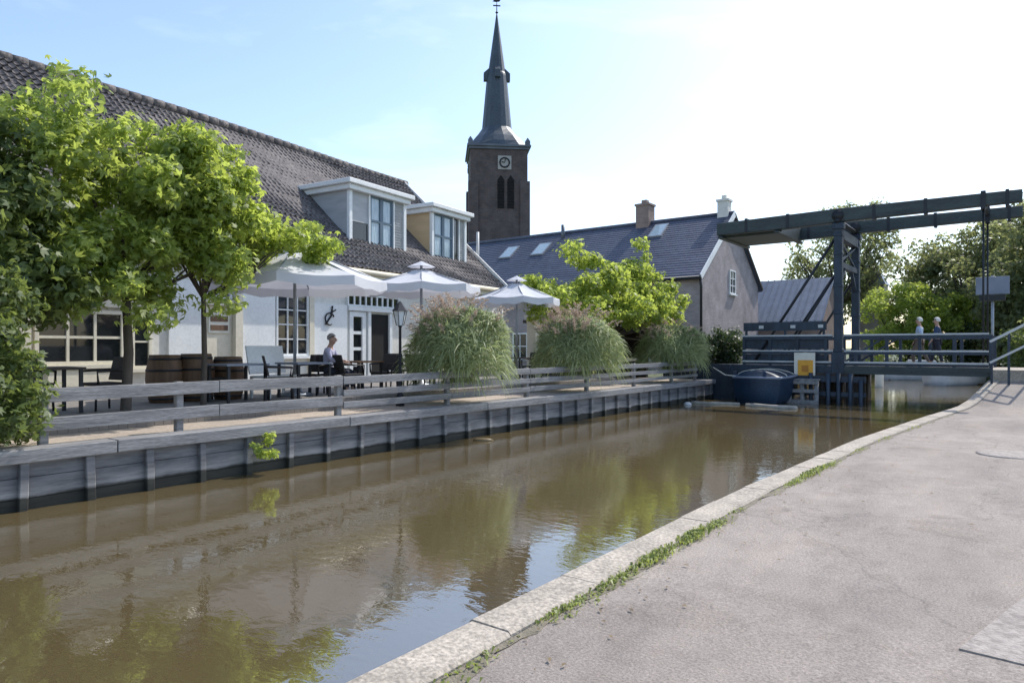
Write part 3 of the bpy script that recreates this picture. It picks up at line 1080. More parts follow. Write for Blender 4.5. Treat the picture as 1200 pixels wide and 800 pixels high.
# ------------------------------------------------------------------ brick house with the slate roof, gable to the canal
GX = -13.2
S0, S1, SM = 33.3, 42.7, 38.0
hb = thing('brick_house', 'grey brown brick house with steep dark slate roof, its gable beside the bridge', 'building', CANAL, (GX, SM, 0.3))
g = MB()
g.prism([(S0, 0.3), (S1, 0.3), (S1, 5.7), (SM, 9.4), (S0, 5.7)], 0, -33, GX)
g.build('wall', M['gable_brick'], hb)
sl2 = Vector((0, SM - S0, 9.5 - 5.8))
L2 = sl2.length
u2 = sl2 / L2
n2 = Vector((0, -u2.z, u2.y))
g = MB()
rh = 0.24
k = 0
e0 = Vector((0, S0, 5.8)) - u2 * 0.4
while k * rh < L2 + 0.4:
    a = e0 + u2 * (k * rh) + n2 * (0.05 + random.uniform(0, .006))
    b = e0 + u2 * min(((k + 1) * rh + 0.03), L2 + 0.4) + n2 * 0.03
    lo = e0 + u2 * (k * rh) + n2 * 0.0
    g.add([(-33.2, a.y, a.z), (GX + .16, a.y, a.z), (GX + .16, b.y, b.z), (-33.2, b.y, b.z), (-33.2, lo.y, lo.z), (GX + .16, lo.y, lo.z)], [(0, 1, 2, 3), (4, 5, 1, 0)])
    k += 1
ey, ez2 = e0.y, e0.z
g.prism([(ey, ez2 - .1), (ey, ez2), (SM, 9.52), (SM, 9.38)], 0, -33.2, GX + .15)
g.prism([(2 * SM - ey, ez2), (2 * SM - ey, ez2 - .1), (SM, 9.38), (SM, 9.53)], 0, -33.2, GX + .15)
rf = g.build('roof', M['slate'], hb)
MB().tube([(-33.2, SM, 9.56), (GX + .16, SM, 9.56)], 0.13, 8).build('ridge_tiles', M['slate'], rf)
g = MB()
g.beam((GX + .19, ey, ez2 + .02), (GX + .19, SM, 9.5), 0.05, 0.3)
g.build('verge_board', M['white'], rf)
MB().beam((GX + .19, 2 * SM - ey, ez2 + .02), (GX + .19, SM, 9.5), 0.05, 0.16).build('verge_board', M['wood_dark'], rf)
for t_, s_, wd in ((-27.7, 36.5, .8), (-25.1, 36.5, .8), (-17.2, 37.1, .7)):
    c = Vector((t_, s_, 5.8 + (s_ - S0) * (9.5 - 5.8) / (SM - S0)))
    g = MB()
    fr_o, p_o = MB(), MB()
    for mb_, a, hgt in ((fr_o, 0.09, 0.13), (p_o, -0.0, 0.135)):
        hw, hl = wd / 2 + a, 0.62 + a
        q0 = [c + Vector((x * hw, 0, 0)) + u2 * (y * hl) for x, y in ((-1, -1), (1, -1), (1, 1), (-1, 1))]
        mb_.add([p for p in q0] + [p + n2 * hgt for p in q0], [(4, 5, 6, 7), (0, 1, 5, 4), (1, 2, 6, 5), (2, 3, 7, 6), (3, 0, 4, 7)])
    sk = fr_o.build('skylight', M['steel'], rf)
    p_o.build('pane', M['blueglass'], sk)
for t_, w_, z_, m_ in ((-18.5, 0.42, 10.7, M['red_brick']), (-13.62, 0.3, 10.35, M['plaster'])):
    g = MB()
    g.box(t_ - w_, t_ + w_, SM - w_, SM + w_, 9.0, z_ - .12)
    g.box(t_ - w_ - .06, t_ + w_ + .06, SM - w_ - .06, SM + w_ + .06, z_ - .12, z_)
    g.box(t_ - w_ * .4, t_ + w_ * .4, SM - w_ * .4, SM + w_ * .4, z_, z_ + .25)
    g.build('chimney', m_, rf)
MB().tube([(-24.1, SM - .5, 8.9), (-24.1, SM - .5, 10.0)], 0.12, 8).build('vent_pipe', M['lead'], rf)
g = MB()
wx = GX
wo_ = window(37.55, 38.5, 5.0, 6.35, 2, 3, hb, 'window', 0.08, 0.05, x=GX)
MB().tube([(GX + .12, S0 - .25, 5.5), (GX + .12, S0 - .12, 5.1), (GX + .12, S0 - .12, 0.4)], 0.07, 8).build('downpipe', M['iron'], hb)
MB().tube([(-33, ey - .08, ez2 - .02), (GX + .2, ey - .08, ez2 - .02)], 0.09, 8).build('gutter', M['iron'], hb)
for t_ in (-29, -25, -21.5, -17):
    g = MB()
    o = window(0, 1.1, 1.3, 2.9, 2, 2, None, 'window', 0.08, 0.05, x=0)
    for q_ in [o] + list(o.children):
        for v in q_.data.vertices:
            x, y, z = v.co
            v.co = (t_ + y - hb['_o'][0], S0 - x - hb['_o'][1], z - hb['_o'][2])
        q_.data.flip_normals()
    o.parent = hb

# lean-to outhouse in front of that house, cream pillar and dark bench on the terrace
# ------------------------------------------------------------------ slate roofed house beyond the bridge
hc = thing('slate_roof_house', 'low house with a pale blue slate roof beyond the left of the bridge', 'building', CANAL, (-13, 51, 0.3))
g = MB()
g.prism([(48.6, 0.3), (54.6, 0.3), (54.6, 4.2), (51.6, 6.9), (48.6, 4.2)], 0, -21.0, -10.9)
g.build('wall', M['red_brick'], hc)
g = MB()
g.prism([(48.1, 3.75), (48.1, 3.87), (51.6, 7.02), (51.6, 6.9)], 0, -17.0, -10.7)
g.prism([(55.1, 3.87), (55.1, 3.75), (51.6, 6.9), (51.6, 7.02)], 0, -17.0, -10.7)
x = -17.0
un = Vector((0, 3.5, 3.15)).normalized()
while x < -10.7:
    g.beam((x, 48.1, 3.9), (x, 51.6, 7.05), 0.05, 0.07)
    x += 0.45
g.build('roof', M['slate_pale'], hc)
g = MB()
g.prism([(48.3, 3.95), (48.3, 4.05), (51.6, 7.02), (51.6, 6.9)], 0, -21.2, -17.02)
g.prism([(54.9, 4.05), (54.9, 3.95), (51.6, 6.9), (51.6, 7.02)], 0, -21.2, -17.02)
g.build('roof', M['red_brick'], hc)

hd = thing('turret_house', 'distant small house with a blue grey pointed roof behind the trees', 'building', CANAL, (-11.4, 70, 0.3))
MB().box(-12.6, -10.2, 68.8, 71.2, 0.3, 8.0).build('wall', M['gable_brick'], hd)
MB().lathe([(1.95, 7.9), (1.2, 8.9), (0.08, 10.4)], 4, -11.4, 70, PI / 4, False).build('roof', M['signblue'], hd)

# ------------------------------------------------------------------ drawbridge
SN, SF = 27.7, 30.9
PT = -5.6
br = thing('drawbridge', 'dark blue green Dutch drawbridge with long balance beams across the canal', 'drawbridge', CANAL, (PT, 29.3, WZ))
DZ = 1.22
g = MB()
x = -5.35
while x < -0.95:
    g.box(x, x + 0.19, SN - .1, SF + .1, DZ - 0.07, DZ)
    x += 0.2
dk = g.build('deck', M['deck'], br)
g = MB()
for s in (SN - .16, SF + .1):
    g.box(-5.4, -0.95, s, s + .1, DZ - 0.3, DZ - .005)
for s in (28.5, 29.3, 30.1):
    g.box(-5.4, -0.95, s - .08, s + .08, DZ - 0.3, DZ - 0.075)
g.build('girder', M['bridge_green'], dk)
g = MB()
g.box(-9.6, -5.45, SN - .1, SF + .1, DZ - 0.25, DZ - .003)
ap = g.build('approach_span', M['bridge'], br)
g = MB()
g.box(-9.6, -5.45, SN - .18, SN - .105, DZ - .42, DZ - .02)
g.box(-9.6, -5.45, SF + .105, SF + .18, DZ - .42, DZ - .02)
g.build('girder', M['bridge'], ap)
g = MB()
g.box(-12.5, -9.0, SN - .3, SF + .3, -1, DZ - .26)
g.box(-12.5, -9.6, SN - .3, SF + .3, DZ - .25, DZ)
g.build('abutment', M['bridge'], br)
g = MB()
g.box(-0.95, 3.0, SN - .25, SF + .4, -1, DZ - .06)
g.build('abutment', M['concrete'], br)
for s in (27.55, 28.3, 29.1, 29.9, 30.7, 31.1):
    for t_ in (-6.15, -5.2):
        MB().tube([(t_, s, -1), (t_, s, DZ - .3)], 0.14, 8).build('pile', M['wood_dark'], br)
g = MB()
for z in (0.0, 0.75):
    g.box(-6.3, -5.05, 27.35, 27.5, z, z + .2)
    g.box(-6.32, -6.27, 27.5, 31.1, z, z + .2)
g.build('pile_brace', M['wood_dark'], br)
ZB = 6.55
for s in (SN, SF):
    g = MB()
    g.box(PT - .14, PT + .14, s - .14, s + .14, DZ - .3, ZB)
    g.box(PT - .22, PT + .22, s - .2, s + .2, DZ - .3, DZ + .5)
    g.box(PT - .2, PT + .2, s - .19, s + .19, ZB - .25, ZB - .02)
    for z in (1.8, 3.2, 4.2, 5.4, 6.1):
        g.box(PT - .16, PT + .16, s - .16, s + .16, z - .06, z + .06)
    p = g.build('portal_post', M['bridge'], br, 0.015)
    g = MB()
    g.tube([(PT - .1, s - .02, 6.0), (-8.7, s - .02, DZ + .1)], 0.055, 6)
    g.tube([(PT - .1, s + .12, 4.7), (-7.7, s + .12, DZ + .1)], 0.05, 6)
    g.build('stay', M['iron'], p)
g = MB()
g.box(PT - .13, PT + .13, SN + .2, SF - .2, 5.95, 6.3)
g.box(PT - .1, PT + .1, SN + .15, SF - .15, 4.9, 5.1)
g.beam((PT, SN + .1, 4.2), (PT, SN + 1.0, 5.0), .12, .14)
g.beam((PT, SF - .1, 4.2), (PT, SF - 1.0, 5.0), .12, .14)
for a, b in ((SN + .15, SF - .15), (SF - .15, SN + .15)):
    g.beam((PT, a, 5.1), (PT, b, 5.95), .08, .08)
g.build('portal_brace', M['bridge'], br)
for s in (SN, SF):
    g = MB()
    hw = 0.15
    outl = [(-10.2, 6.5), (-7.4, 6.5), (-5.6, 6.56), (-0.1, 6.62), (-0.1, 7.02), (-5.6, 7.06), (-10.2, 7.0)]
    g.v = []
    vs = [(x, s - hw, z) for x, z in outl] + [(x, s + hw, z) for x, z in outl]
    n = len(outl)
    g.add(vs, [tuple(range(n)), tuple(range(2 * n - 1, n - 1, -1))] + [(i, i + n, (i + 1) % n + n, (i + 1) % n) for i in range(n)])
    bb = g.build('balance_beam', M['bridge_green'], br, 0.02)
    g = MB()
    g.tube([(-1.15, s, 6.65), (-1.15, s, DZ + .1)], 0.035, 6)
    g.box(-1.22, -1.08, s - .19, s + .19, 6.5, 7.1)
    g.build('lift_rod', M['iron'], bb)
    for x in (-9.0, -7.4, -4.4, -2.8, -0.5):
        MB().box(x - .05, x + .05, s - .165, s + .165, 6.52, 7.07).build('strap', M['iron'], bb)
g = MB()
g.box(-10.1, -7.7, SN + .18, SF - .18, 6.42, 6.98)
g.box(-10.15, -9.95, SN - .2, SF + .2, 6.36, 6.46)
g.box(-7.9, -7.7, SN - .2, SF + .2, 6.36, 6.46)
g.build('counterweight', M['bridge_green'], br, 0.02)
g = MB()
g.tube([(-1.15, SN, 6.82), (-1.15, SF, 6.82)], 0.06, 8)
g.tube([(PT, SN - .25, 6.6), (PT, SF + .25, 6.6)], 0.09, 8)
g.build('axle', M['iron'], br)
for s in (SN - .05, SF + .05):
    g = MB()
    for a, b in ((-9.15, PT - .2), (PT + .2, -1.0)):
        g.box(a, b, s - .045, s + .045, 2.2, 2.325)
        g.box(a, b, s - .03, s + .03, 1.64, 1.735)
        g.box(a, b, s - .03, s + .03, DZ + .005, DZ + .09)
    rl = g.build('railing', M['bridge'], br)
    g = MB()
    for a, b in ((-9.15, PT - .2), (PT + .2, -1.0)):
        g.box(a, b, s - .06, s + .06, 2.33, 2.385)
        g.box(a, b, s - .04, s + .04, 1.74, 1.79)
    g.build('handrail', M['bridge_white'], rl)
    for x in np.arange(-9.1, -0.9, 1.02):
        if abs(x - PT) > .3:
            MB().box(x - .055, x + .055, s - .035, s + .035, DZ - .1, 2.329).build('post', M['bridge'], rl)
g = MB()
g.box(-9.1, -6.0, SN - .12, SN - .06, 2.55, 2.88)
nb = g.build('long_board', M['bridge'], br)
for x in (-9.0, -7.5, -6.1):
    MB().box(x - .04, x + .04, SN - .11, SN - .04, 2.38, 2.56).build('board_bracket', M['bridge'], nb)
for x in (-8.4, -7.2, -6.2):
    MB().box(x - .09, x + .09, SN - .135, SN - .122, 2.64, 2.76).build('plate', M['bridge_white'], nb)
# boarded lower half of the left railing, guard boards and fenders round the pier
g = MB()
g.box(-9.1, -5.95, SN + .0, SN + .03, DZ + .1, 1.63)
g.box(-9.1, -5.95, SN + .0, SN + .03, 1.83, 2.2)
g.build('infill_panel', M['bridge'], br)
g = MB()
g.box(PT + .2, -1.0, SN - .115, SN - .085, DZ + .1, DZ + .16)
g.box(-9.15, PT - .2, SN - .115, SN - .085, DZ + .1, DZ + .16)
g.build('kick_rail', M['bridge_white'], br)
for x in (-9.3, -8.3, -7.4, -6.45, -5.85, -5.5, -5.1, -4.75):
    MB().tube([(x, 27.15, -1), (x, 27.15, .95 if x < -5 else .75)], .075, 8).build('fender_pile', M['bridge'], br)
g = MB()
g.box(-9.5, -4.6, 27.2, 27.28, .62, .84)
g.box(-9.5, -4.6, 27.2, 27.28, .1, .26)
g.build('fender_beam', M['bridge'], br)
g = MB()
g.beam((PT + .15, SN, DZ + .1), (PT + 1.5, SN, 2.25), .05, .07)
g.beam((PT + .15, SF, DZ + .1), (PT + 1.5, SF, 2.25), .05, .07)
g.build('railing_brace', M['bridge'], br)
for s_ in (SN, SF):
    MB().tube([(PT, s_ - .24, 6.79), (PT, s_ + .24, 6.79)], .2, 12).build('bearing', M['iron'], br)
# splayed end railing on the right
er = MB()
for i, x in enumerate((-0.9, -0.45, 0.0)):
    er.box(x - .035, x + .035, SN - .7, SN - .63, 0.6, 2.15 + i * .22)
e_ = er.build('end_railing', M['bridge'], br)
g = MB()
g.beam((-0.95, SN - .68, 2.08), (0.02, SN - .68, 2.66), 0.07, 0.08)
g.beam((-0.95, SN - .68, 1.40), (0.02, SN - .68, 1.98), 0.06, 0.07)
g.build('handrail', M['bridge_white'], e_)

# sign, mooring frame, boom
sg = thing('warning_sign', 'yellow and cream sign board at the water side of the bridge', 'sign', CANAL, (-6.7, 27.25, WZ))
MB().box(-7.08, -6.33, 27.28, 27.32, 0.62, 1.7).build('panel', M['signwhite'], sg)
MB().box(-6.94, -6.4, 27.262, 27.278, 0.72, 1.42).build('yellow_field', M['yellow'], sg)
g = MB()
g.box(-6.80, -6.56, 27.252, 27.26, 0.98, 1.22)
g.build('mark', mat('ochre_mark', (0.5, 0.2, 0.02), (0.42, 0.17, 0.02), 5, .5), sg)
MB().box(-6.77, -6.65, 27.32, 27.42, -1, 1.75).build('post', M['wood_grey'], sg)
mf = thing('mooring_stage', 'grey timber mooring stage standing in the water below the yellow sign', 'mooring stage', CANAL, (-6.7, 26.9, WZ))
for x in (-7.15, -6.7, -6.2):
    MB().tube([(x, 26.9, -1), (x, 26.9, 0.55)], 0.09, 8).build('post', M['wood_grey'], mf)
g = MB()
for z in (-.3, .1, .42):
    g.box(-7.25, -6.1, 26.76, 26.82, z, z + .13)
g.build('rail', M['wood_grey'], mf)
g = MB()
g.box(-7.25, -6.1, 26.8, 27.25, 0.56, 0.61)
g.build('platform', M['wood_grey'], mf)


def log(name, a, b, r, label):
    g = MB()
    pts = [Vector(a).lerp(Vector(b), k / 6) + Vector((random.uniform(-.03, .03), random.uniform(-.05, .05), 0)) for k in range(7)]
    g.tube(pts, [r * random.uniform(.8, 1.1) for _ in pts], 8)
    c = (Vector(a) + Vector(b)) / 2
    return solo(name, g, mat(name + '_wood', (0.42, 0.39, 0.33), (0.22, 0.20, 0.17), 3, .8), label, 'floating log', CANAL, tuple(c), 'pale logs floating before the bridge')


log('floating_log', (-10.0, 24.4, WZ + .02), (-8.3, 24.8, WZ + .01), 0.07, 'left pale log floating on the canal near the end of the quay')
log('floating_log', (-8.0, 24.5, WZ + .02), (-6.2, 24.3, WZ + .01), 0.08, 'thicker pale log floating in front of the blue boat')
g = MB()
g.lathe([(0.02, -.05), (0.13, -.02), (0.15, .04), (0.08, .09), (0.01, .1)], 10)
o = solo('buoy', g, M['boat_white'], 'small white float by the left end of the pale floating logs', 'float', 0.0, (0, 0, 0))
o.location = to_world(CANAL, (-9.85, 23.7, WZ))
g = MB()
g.lathe([(0.02, -.03), (0.16, -.02), (0.19, .01), (0.12, .05), (0.01, .06)], 9)
g.v = [(x * 1.3, y * .7, z) for x, y, z in g.v]
o = solo('floating_leaf_pad', g, M['leaf_dry'], 'small tan patch of flotsam on the water near the quay wall', 'flotsam', 0.0, (0, 0, 0))
o.location = to_world(CANAL, (-9.7, 11.8, WZ))


def boat(name, L, B, Hh, hull, label, at, turn=0.0, group=None, cabin=False, cover=False):
    t = thing(name, label, 'boat', CANAL + turn, (0, 0, 0), group)
    t.location = to_world(CANAL, at)
    n, m_ = 14, 9
    vs = []
    for i in range(n + 1):
        f = i / n
        wd = B / 2 * (0.82 + 0.18 * math.sin(PI * min(1, f * 1.3))) * (1 if f < .55 else max(0.02, math.cos((f - .55) / .45 * PI / 2) ** .6))
        sheer = Hh * (1 + 0.28 * f * f)
        for k in range(m_):
            a = PI * k / (m_ - 1)
            x = -math.cos(a)
            x = math.copysign(abs(x) ** .6, x) * wd
            z = sheer - (sheer + .2) * math.sin(a) ** .8
            vs.append((x, -L / 2 + L * f + (0.12 * L * f * (z / Hh) * .3), z))
    fs = [(i * m_ + k, i * m_ + k + 1, (i + 1) * m_ + k + 1, (i + 1) * m_ + k) for i in range(n) for k in range(m_ - 1)]
    fs.append(tuple(range(m_ - 1, -1, -1)))
    g = MB()
    g.add(vs, fs, True)
    g.build('hull', hull, t)
    rim = MB()
    for side in (0, m_ - 1):
        rim.tube([Vector(vs[i * m_ + side]) + Vector((0, 0, .02)) for i in range(n + 1)], 0.045, 6)
    rim.tube([Vector(vs[0]) + Vector((0, 0, .02)), Vector(vs[m_ - 1]) + Vector((0, 0, .02))], 0.045, 6)
    rim.build('gunwale', M['bridge_white'] if not cover else M['signblue'], t)
    if cover:
        cv = []
        for i in range(n + 1):
            a, b = Vector(vs[i * m_]), Vector(vs[i * m_ + m_ - 1])
            for k in range(7):
                p = a.lerp(b, k / 6)
                p.z += 0.03 + 0.26 * math.sin(PI * k / 6) * (1 - .5 * i / n)
                cv.append(p)
        MB().add(cv, [(i * 7 + k, i * 7 + k + 1, (i + 1) * 7 + k + 1, (i + 1) * 7 + k) for i in range(n) for k in range(6)] + [tuple(range(6, -1, -1))], True).build('cover', hull, t)
    else:
        g = MB()
        for f in (-.25, .1):
            g.box(-B * .42, B * .42, L * f, L * f + .25, Hh * .6, Hh * .66)
        g.box(-B * .36, B * .36, -L * .45, L * .3, .02, .06)
        g.build('thwart', M['wood_brown'], t)
    if cover:
        g = MB()
        p0, p1 = Vector((-B * .35, -L * .46, Hh + .05)), Vector((-B * .9, -L * .35, Hh + .35))
        g.tube([p0, p0.lerp(p1, .5) - Vector((0, 0, .12)), p1], .02, 6)
        for f in (-.3, -.05, .2):
            g.tube([(B * .47 * math.cos(a) * (1 - max(0, f) * .5), L * f, Hh * 1.03 + .28 * math.sin(a)) for a in np.linspace(0, PI, 9)], .014, 5)
        g.build('rope', M['signwhite'], t)
    if cabin:
        g = MB()
        g.prism([(-L * .12, Hh), (L * .2, Hh), (L * .15, Hh + .55), (-L * .1, Hh + .6)], 0, -B * .34, B * .34)
        c = g.build('cabin', M['boat_white'], t, .04)
        g = MB()
        g.box(-B * .345, B * .345, -L * .06, L * .11, Hh + .2, Hh + .45)
        g.build('cabin_window', M['glass'], c)
    return t


boat('moored_boat', 3.8, 2.0, 0.95, M['navy'], 'dark blue covered boat moored under the left side of the bridge', (-7.95, 27.3, WZ), 0, cover=True)
boat('white_boat', 4.2, 1.7, 0.62, M['boat_white'], 'white open boat moored beyond the bridge in mid canal', (-3.0, 45.5, WZ), R(-30), 'white boats beyond the bridge')
boat('white_boat', 4.8, 1.8, 0.7, M['boat_white'], 'white cabin boat moored beyond the bridge, farthest along the canal', (-5.5, 51, WZ), R(-60), 'white boats beyond the bridge', True)
g = MB()
g.tube([(-6.2, 40.4, -1), (-6.2, 40.4, 0.5), (-6.2, 40.4, 0.6)], [0.22, 0.2, 0.14], 10)
b = solo('mooring_pile', g, M['signwhite'], 'pale mooring pile standing in the canal seen under the bridge', 'mooring pile', CANAL, (-6.2, 40.4, WZ))

sp2 = thing('signboard_on_pole', 'blue grey sign board on a grey pole behind the right end of the bridge', 'sign', CANAL, (-1.07, 33, 0.3))
MB().tube([(-1.07, 33, 0.3), (-1.07, 33, 4.75)], 0.05, 8).build('pole', M['steel'], sp2)
MB().box(-1.62, -0.52, 32.9, 32.96, 4.0, 4.7).build('panel', M['signblue'], sp2, .01)
g = MB()
g.box(-1.5, -.65, 32.85, 33.1, 3.75, 3.98)
g.build('lamp_box', M['iron'], sp2)
g = MB()
g.tube([(0, 0, 0), (0, 0, 1.0), (0, 0, 1.08)], [0.06, 0.055, 0.02], 8)
g.lathe([(0.07, 0.75), (0.07, 0.85)], 8)
po = solo('bollard', g, M['iron'], 'dark slim post on the road right of the bridge railing', 'bollard', 0.0, (0, 0, 0))
po.location = to_world(CANAL, (0.35, 27.9, 1.1))
# ------------------------------------------------------------------ terrace furniture
TD = 0.586


def parasol(label, at, r, ztop, zeave):
    t = thing('parasol', label, 'parasol', CANAL, at, 'grey white parasols on the terrace')
    t['_o'] = (0, 0, 0)
    h0, h1 = zeave - at[2], ztop - at[2]
    n = 8
    g = MB()
    rings = [(0.25, h1 - .12 * (h1 - h0)), (0.5, None), (0.8, None), (1.0, h0)]
    vs = []
    sub = 4
    for fr in (0.16, 0.4, 0.7, 1.0):
        for k in range(n * sub):
            a = 2 * PI * k / (n * sub)
            ph = (k % sub) / sub
            scal = 1 - 0.075 * math.sin(PI * ph)
            z = h1 + (h0 - h1) * fr - 0.05 * math.sin(PI * ph) * fr - 0.07 * math.sin(PI * fr)
            vs.append((r * fr * scal * math.cos(a), r * fr * scal * math.sin(a), z))
    ns = n * sub
    for k in range(ns):
        x, y, z = vs[3 * ns + k]
        ww = 0.2 + 0.03 * math.sin(k * 2.6)
        vs.append((x * 1.005, y * 1.005, z - ww))
    fs = [(i * ns + k, i * ns + (k + 1) % ns, (i + 1) * ns + (k + 1) % ns, (i + 1) * ns + k) for i in range(4) for k in range(ns)]
    g.add(vs, fs)
    cn_ = g.build('canopy', M['canopy'], t)
    g = MB()
    vs = [(0, 0, h1 + .14)]
    for k in range(n):
        a = 2 * PI * k / n
        vs.append((r * .24 * math.cos(a), r * .24 * math.sin(a), h1 - .02))
    g.add(vs, [(0, 1 + k, 1 + (k + 1) % n) for k in range(n)])
    g.build('vent_cap', M['canopy'], cn_)
    g = MB()
    g.tube([(0, 0, 0), (0, 0, h1 + .1)], 0.035, 8)
    g.lathe([(.38, 0), (.38, .06), (.1, .1), (.06, .3)], 12)
    g.build('pole', M['steel'], t)
    for k in range(n):
        a = 2 * PI * k / n
        c, s = math.cos(a), math.sin(a)
        MB().tube([(0.04 * c, 0.04 * s, h1 - .08), (r * .98 * c, r * .98 * s, h0 - .015)], 0.014, 5).build('rib', M['steel'], t)
    return t


def canopy_mat():
    m, nt, b, out = new_mat('parasol_canvas')
    b.inputs['Base Color'].default_value = (0.68, 0.69, 0.73, 1)
    b.inputs['Roughness'].default_value = 0.9
    v = coords(nt)
    n = N(nt, 'ShaderNodeTexNoise', Scale=2.0, Detail=5)
    nt.links.new(v, n.inputs['Vector'])
    r = ramp(nt, n.outputs[0], [(0.3, (0.6, 0.61, 0.65)), (0.7, (0.72, 0.73, 0.76))])
    nt.links.new(r.outputs[0], b.inputs['Base Color'])
    t = N(nt, 'ShaderNodeBsdfTranslucent')
    t.inputs[0].default_value = (0.55, 0.56, 0.62, 1)
    mx = N(nt, 'ShaderNodeMixShader')
    mx.inputs[0].default_value = 0.25
    nt.links.new(b.outputs[0], mx.inputs[1])
    nt.links.new(t.outputs[0], mx.inputs[2])
    nt.links.new(mx.outputs[0], out.inputs[0])
    return m


M['canopy'] = canopy_mat()
parasol('largest grey white parasol, nearest the camera, over the tables before the white wall', (-12.9, 9.15, TD), 2.0, 3.95, 3.12)
parasol('middle of the three grey white parasols, in front of the doorway', (-13.1, 13.3, TD), 1.6, 3.85, 3.3)
parasol('farthest grey white parasol, rising behind the gap between the grass clumps', (-13.0, 17.5, TD), 1.4, 3.8, 3.2)


def chair(label, m, at, turn):
    t = thing('terrace_chair', label, 'chair', CANAL + turn, (0, 0, 0), 'dark chairs on the terrace')
    t.location = to_world(CANAL, at)
    g = MB()
    g.box(-.24, .24, -.24, .24, .42, .47)
    g.build('seat', m, t, .01)
    g = MB()
    g.add([(-.24, .22, .5), (.24, .22, .5), (.25, .32, .9), (-.25, .32, .9), (-.24, .26, .5), (.24, .26, .5), (.25, .36, .9), (-.25, .36, .9)], [(3, 2, 1, 0), (4, 5, 6, 7), (0, 1, 5, 4), (1, 2, 6, 5), (2, 3, 7, 6), (3, 0, 4, 7)])
    g.build('backrest', m, t, .01)
    for x in (-.21, .21):
        for y in (-.21, .22):
            MB().tube([(x * 1.08, y * 1.08, 0), (x, y, .42)], .02, 6).build('leg', M['iron'], t)
    for x in (-.26, .26):
        g = MB()
        g.tube([(x, -.2, .45), (x, -.22, .66), (x, .27, .68)], .022, 6)
        g.build('armrest', m, t)
    return t


def table(label, m, at, w=.8, l=.8, turn=0):
    t = thing('terrace_table', label, 'table', CANAL + turn, (0, 0, 0), 'small tables on the terrace')
    t.location = to_world(CANAL, at)
    g = MB()
    nb = int(w / .1)
    for i in range(nb):
        g.box(-w / 2 + i * w / nb, -w / 2 + (i + 1) * w / nb - .008, -l / 2, l / 2, .71, .745)
    g.build('tabletop', m, t)
    for x in (-w / 2 + .06, w / 2 - .06):
        for y in (-l / 2 + .06, l / 2 - .06):
            MB().box(x - .025, x + .025, y - .025, y + .025, 0, .71).build('leg', M['iron'], t)
    return t


table('blue grey slatted table close to the fence, left of the white bench', M['tableblue'], (-12.35, 7.45, TD), .8, .9)
table('blue grey slatted table in front of the white bench', M['tableblue'], (-12.35, 9.0, TD), .8, .9)
table('brown slatted table beside the seated person', M['wood_brown'], (-12.6, 10.75, TD))
table('brown slatted table under the middle parasol before the doorway', M['wood_brown'], (-12.9, 12.9, TD))
table('dark slatted table at the left end of the terrace under the trees', M['wood_dark'], (-12.6, 4.3, TD))
table('dark slatted table under the farthest parasol', M['wood_dark'], (-12.9, 17.4, TD))
c0 = [('dark chair right of the left blue grey table, its back to the fence', (-11.95, 8.15), 2.6),
      ('dark chair between the two barrels and the left blue grey table', (-13.1, 7.3), 1.7),
      ('dark chair at the far end of the bench table', (-12.8, 9.55), 0.4),
      ('dark chair left of the brown table beside the seated person', (-12.3, 10.2), 2.9),
      ('dark chair right of the brown table beside the seated person', (-12.6, 11.5), 0.2),
      ('dark chair with its back to the doorway', (-13.5, 13.0), 1.5),
      ('dark chair beside the lantern post', (-12.3, 12.4), 3.6),
      ('dark chair under the trees, wall side of the leftmost table', (-13.3, 4.3), 1.6),
      ('dark chair under the trees, right of the leftmost table', (-12.6, 5.1), 0.1),
      ('dark chair under the farthest parasol', (-12.9, 18.2), 0.1)]
for i, (lab, (a, b), tn) in enumerate(c0):
    if i == 0:
        ch0 = chair(lab, M['rattan'], (a, b, TD), tn)
    else:
        copy_to(ch0, CANAL, (a, b, TD), lab, tn)

# white bench
bn = thing('white_bench', 'white painted bench with a panelled back under the largest parasol', 'bench', CANAL + R(20), (0, 0, 0))
bn.location = to_world(CANAL, (-12.95, 8.75, TD))
MB().box(-.25, .25, -.6, .6, .42, .47).build('seat', M['white'], bn, .01)
MB().add([(-.26, -.62, .5), (-.22, -.62, .5), (-.22, .62, .5), (-.26, .62, .5), (-.36, -.62, 1.1), (-.32, -.62, 1.1), (-.32, .62, 1.1), (-.36, .62, 1.1)], [(3, 2, 1, 0), (4, 5, 6, 7), (0, 1, 5, 4), (1, 2, 6, 5), (2, 3, 7, 6), (3, 0, 4, 7)]).build('backrest', M['white'], bn, .01)
for x in (-.24, .2):
    for y in (-.55, .55):
        MB().box(x - .025, x + .025, y - .025, y + .025, 0, .42).build('leg', M['white'], bn)

# barrels


def barrel(label, at, s=1.0):
    t = thing('wine_barrel', label, 'barrel', CANAL, (0, 0, 0), 'brown barrels by the inn wall')
    t.location = to_world(CANAL, at)
    t.scale = (s, s, s)
    prof = [(.27, 0), (.30, .12), (.335, .3), (.345, .46), (.335, .62), (.30, .8), (.275, .92), (.25, .92), (.25, .89), (.01, .89)]
    MB().lathe(prof, 20).build('staves', M['wood_brown'], t)
    for z, r_ in ((.08, .296), (.3, .341), (.62, .341), (.84, .299)):
        MB().lathe([(r_ - .01, z - .02), (r_, z - .02), (r_, z + .02), (r_ - .01, z + .02)], 20).build('hoop', M['iron'], t)
    return t


b1 = barrel('brown barrel under the left tree, left of the thin trunk', (-13.4, 6.55, TD))
copy_to(b1, CANAL, (-13.2, 7.75, TD), 'brown barrel right of the thin trunk, below the sign board', 0.4, 0.95)
copy_to(b1, CANAL, (-13.25, 7.1, TD), 'middle brown barrel of the three, directly behind the thin trunk', 0.9, 1.02)

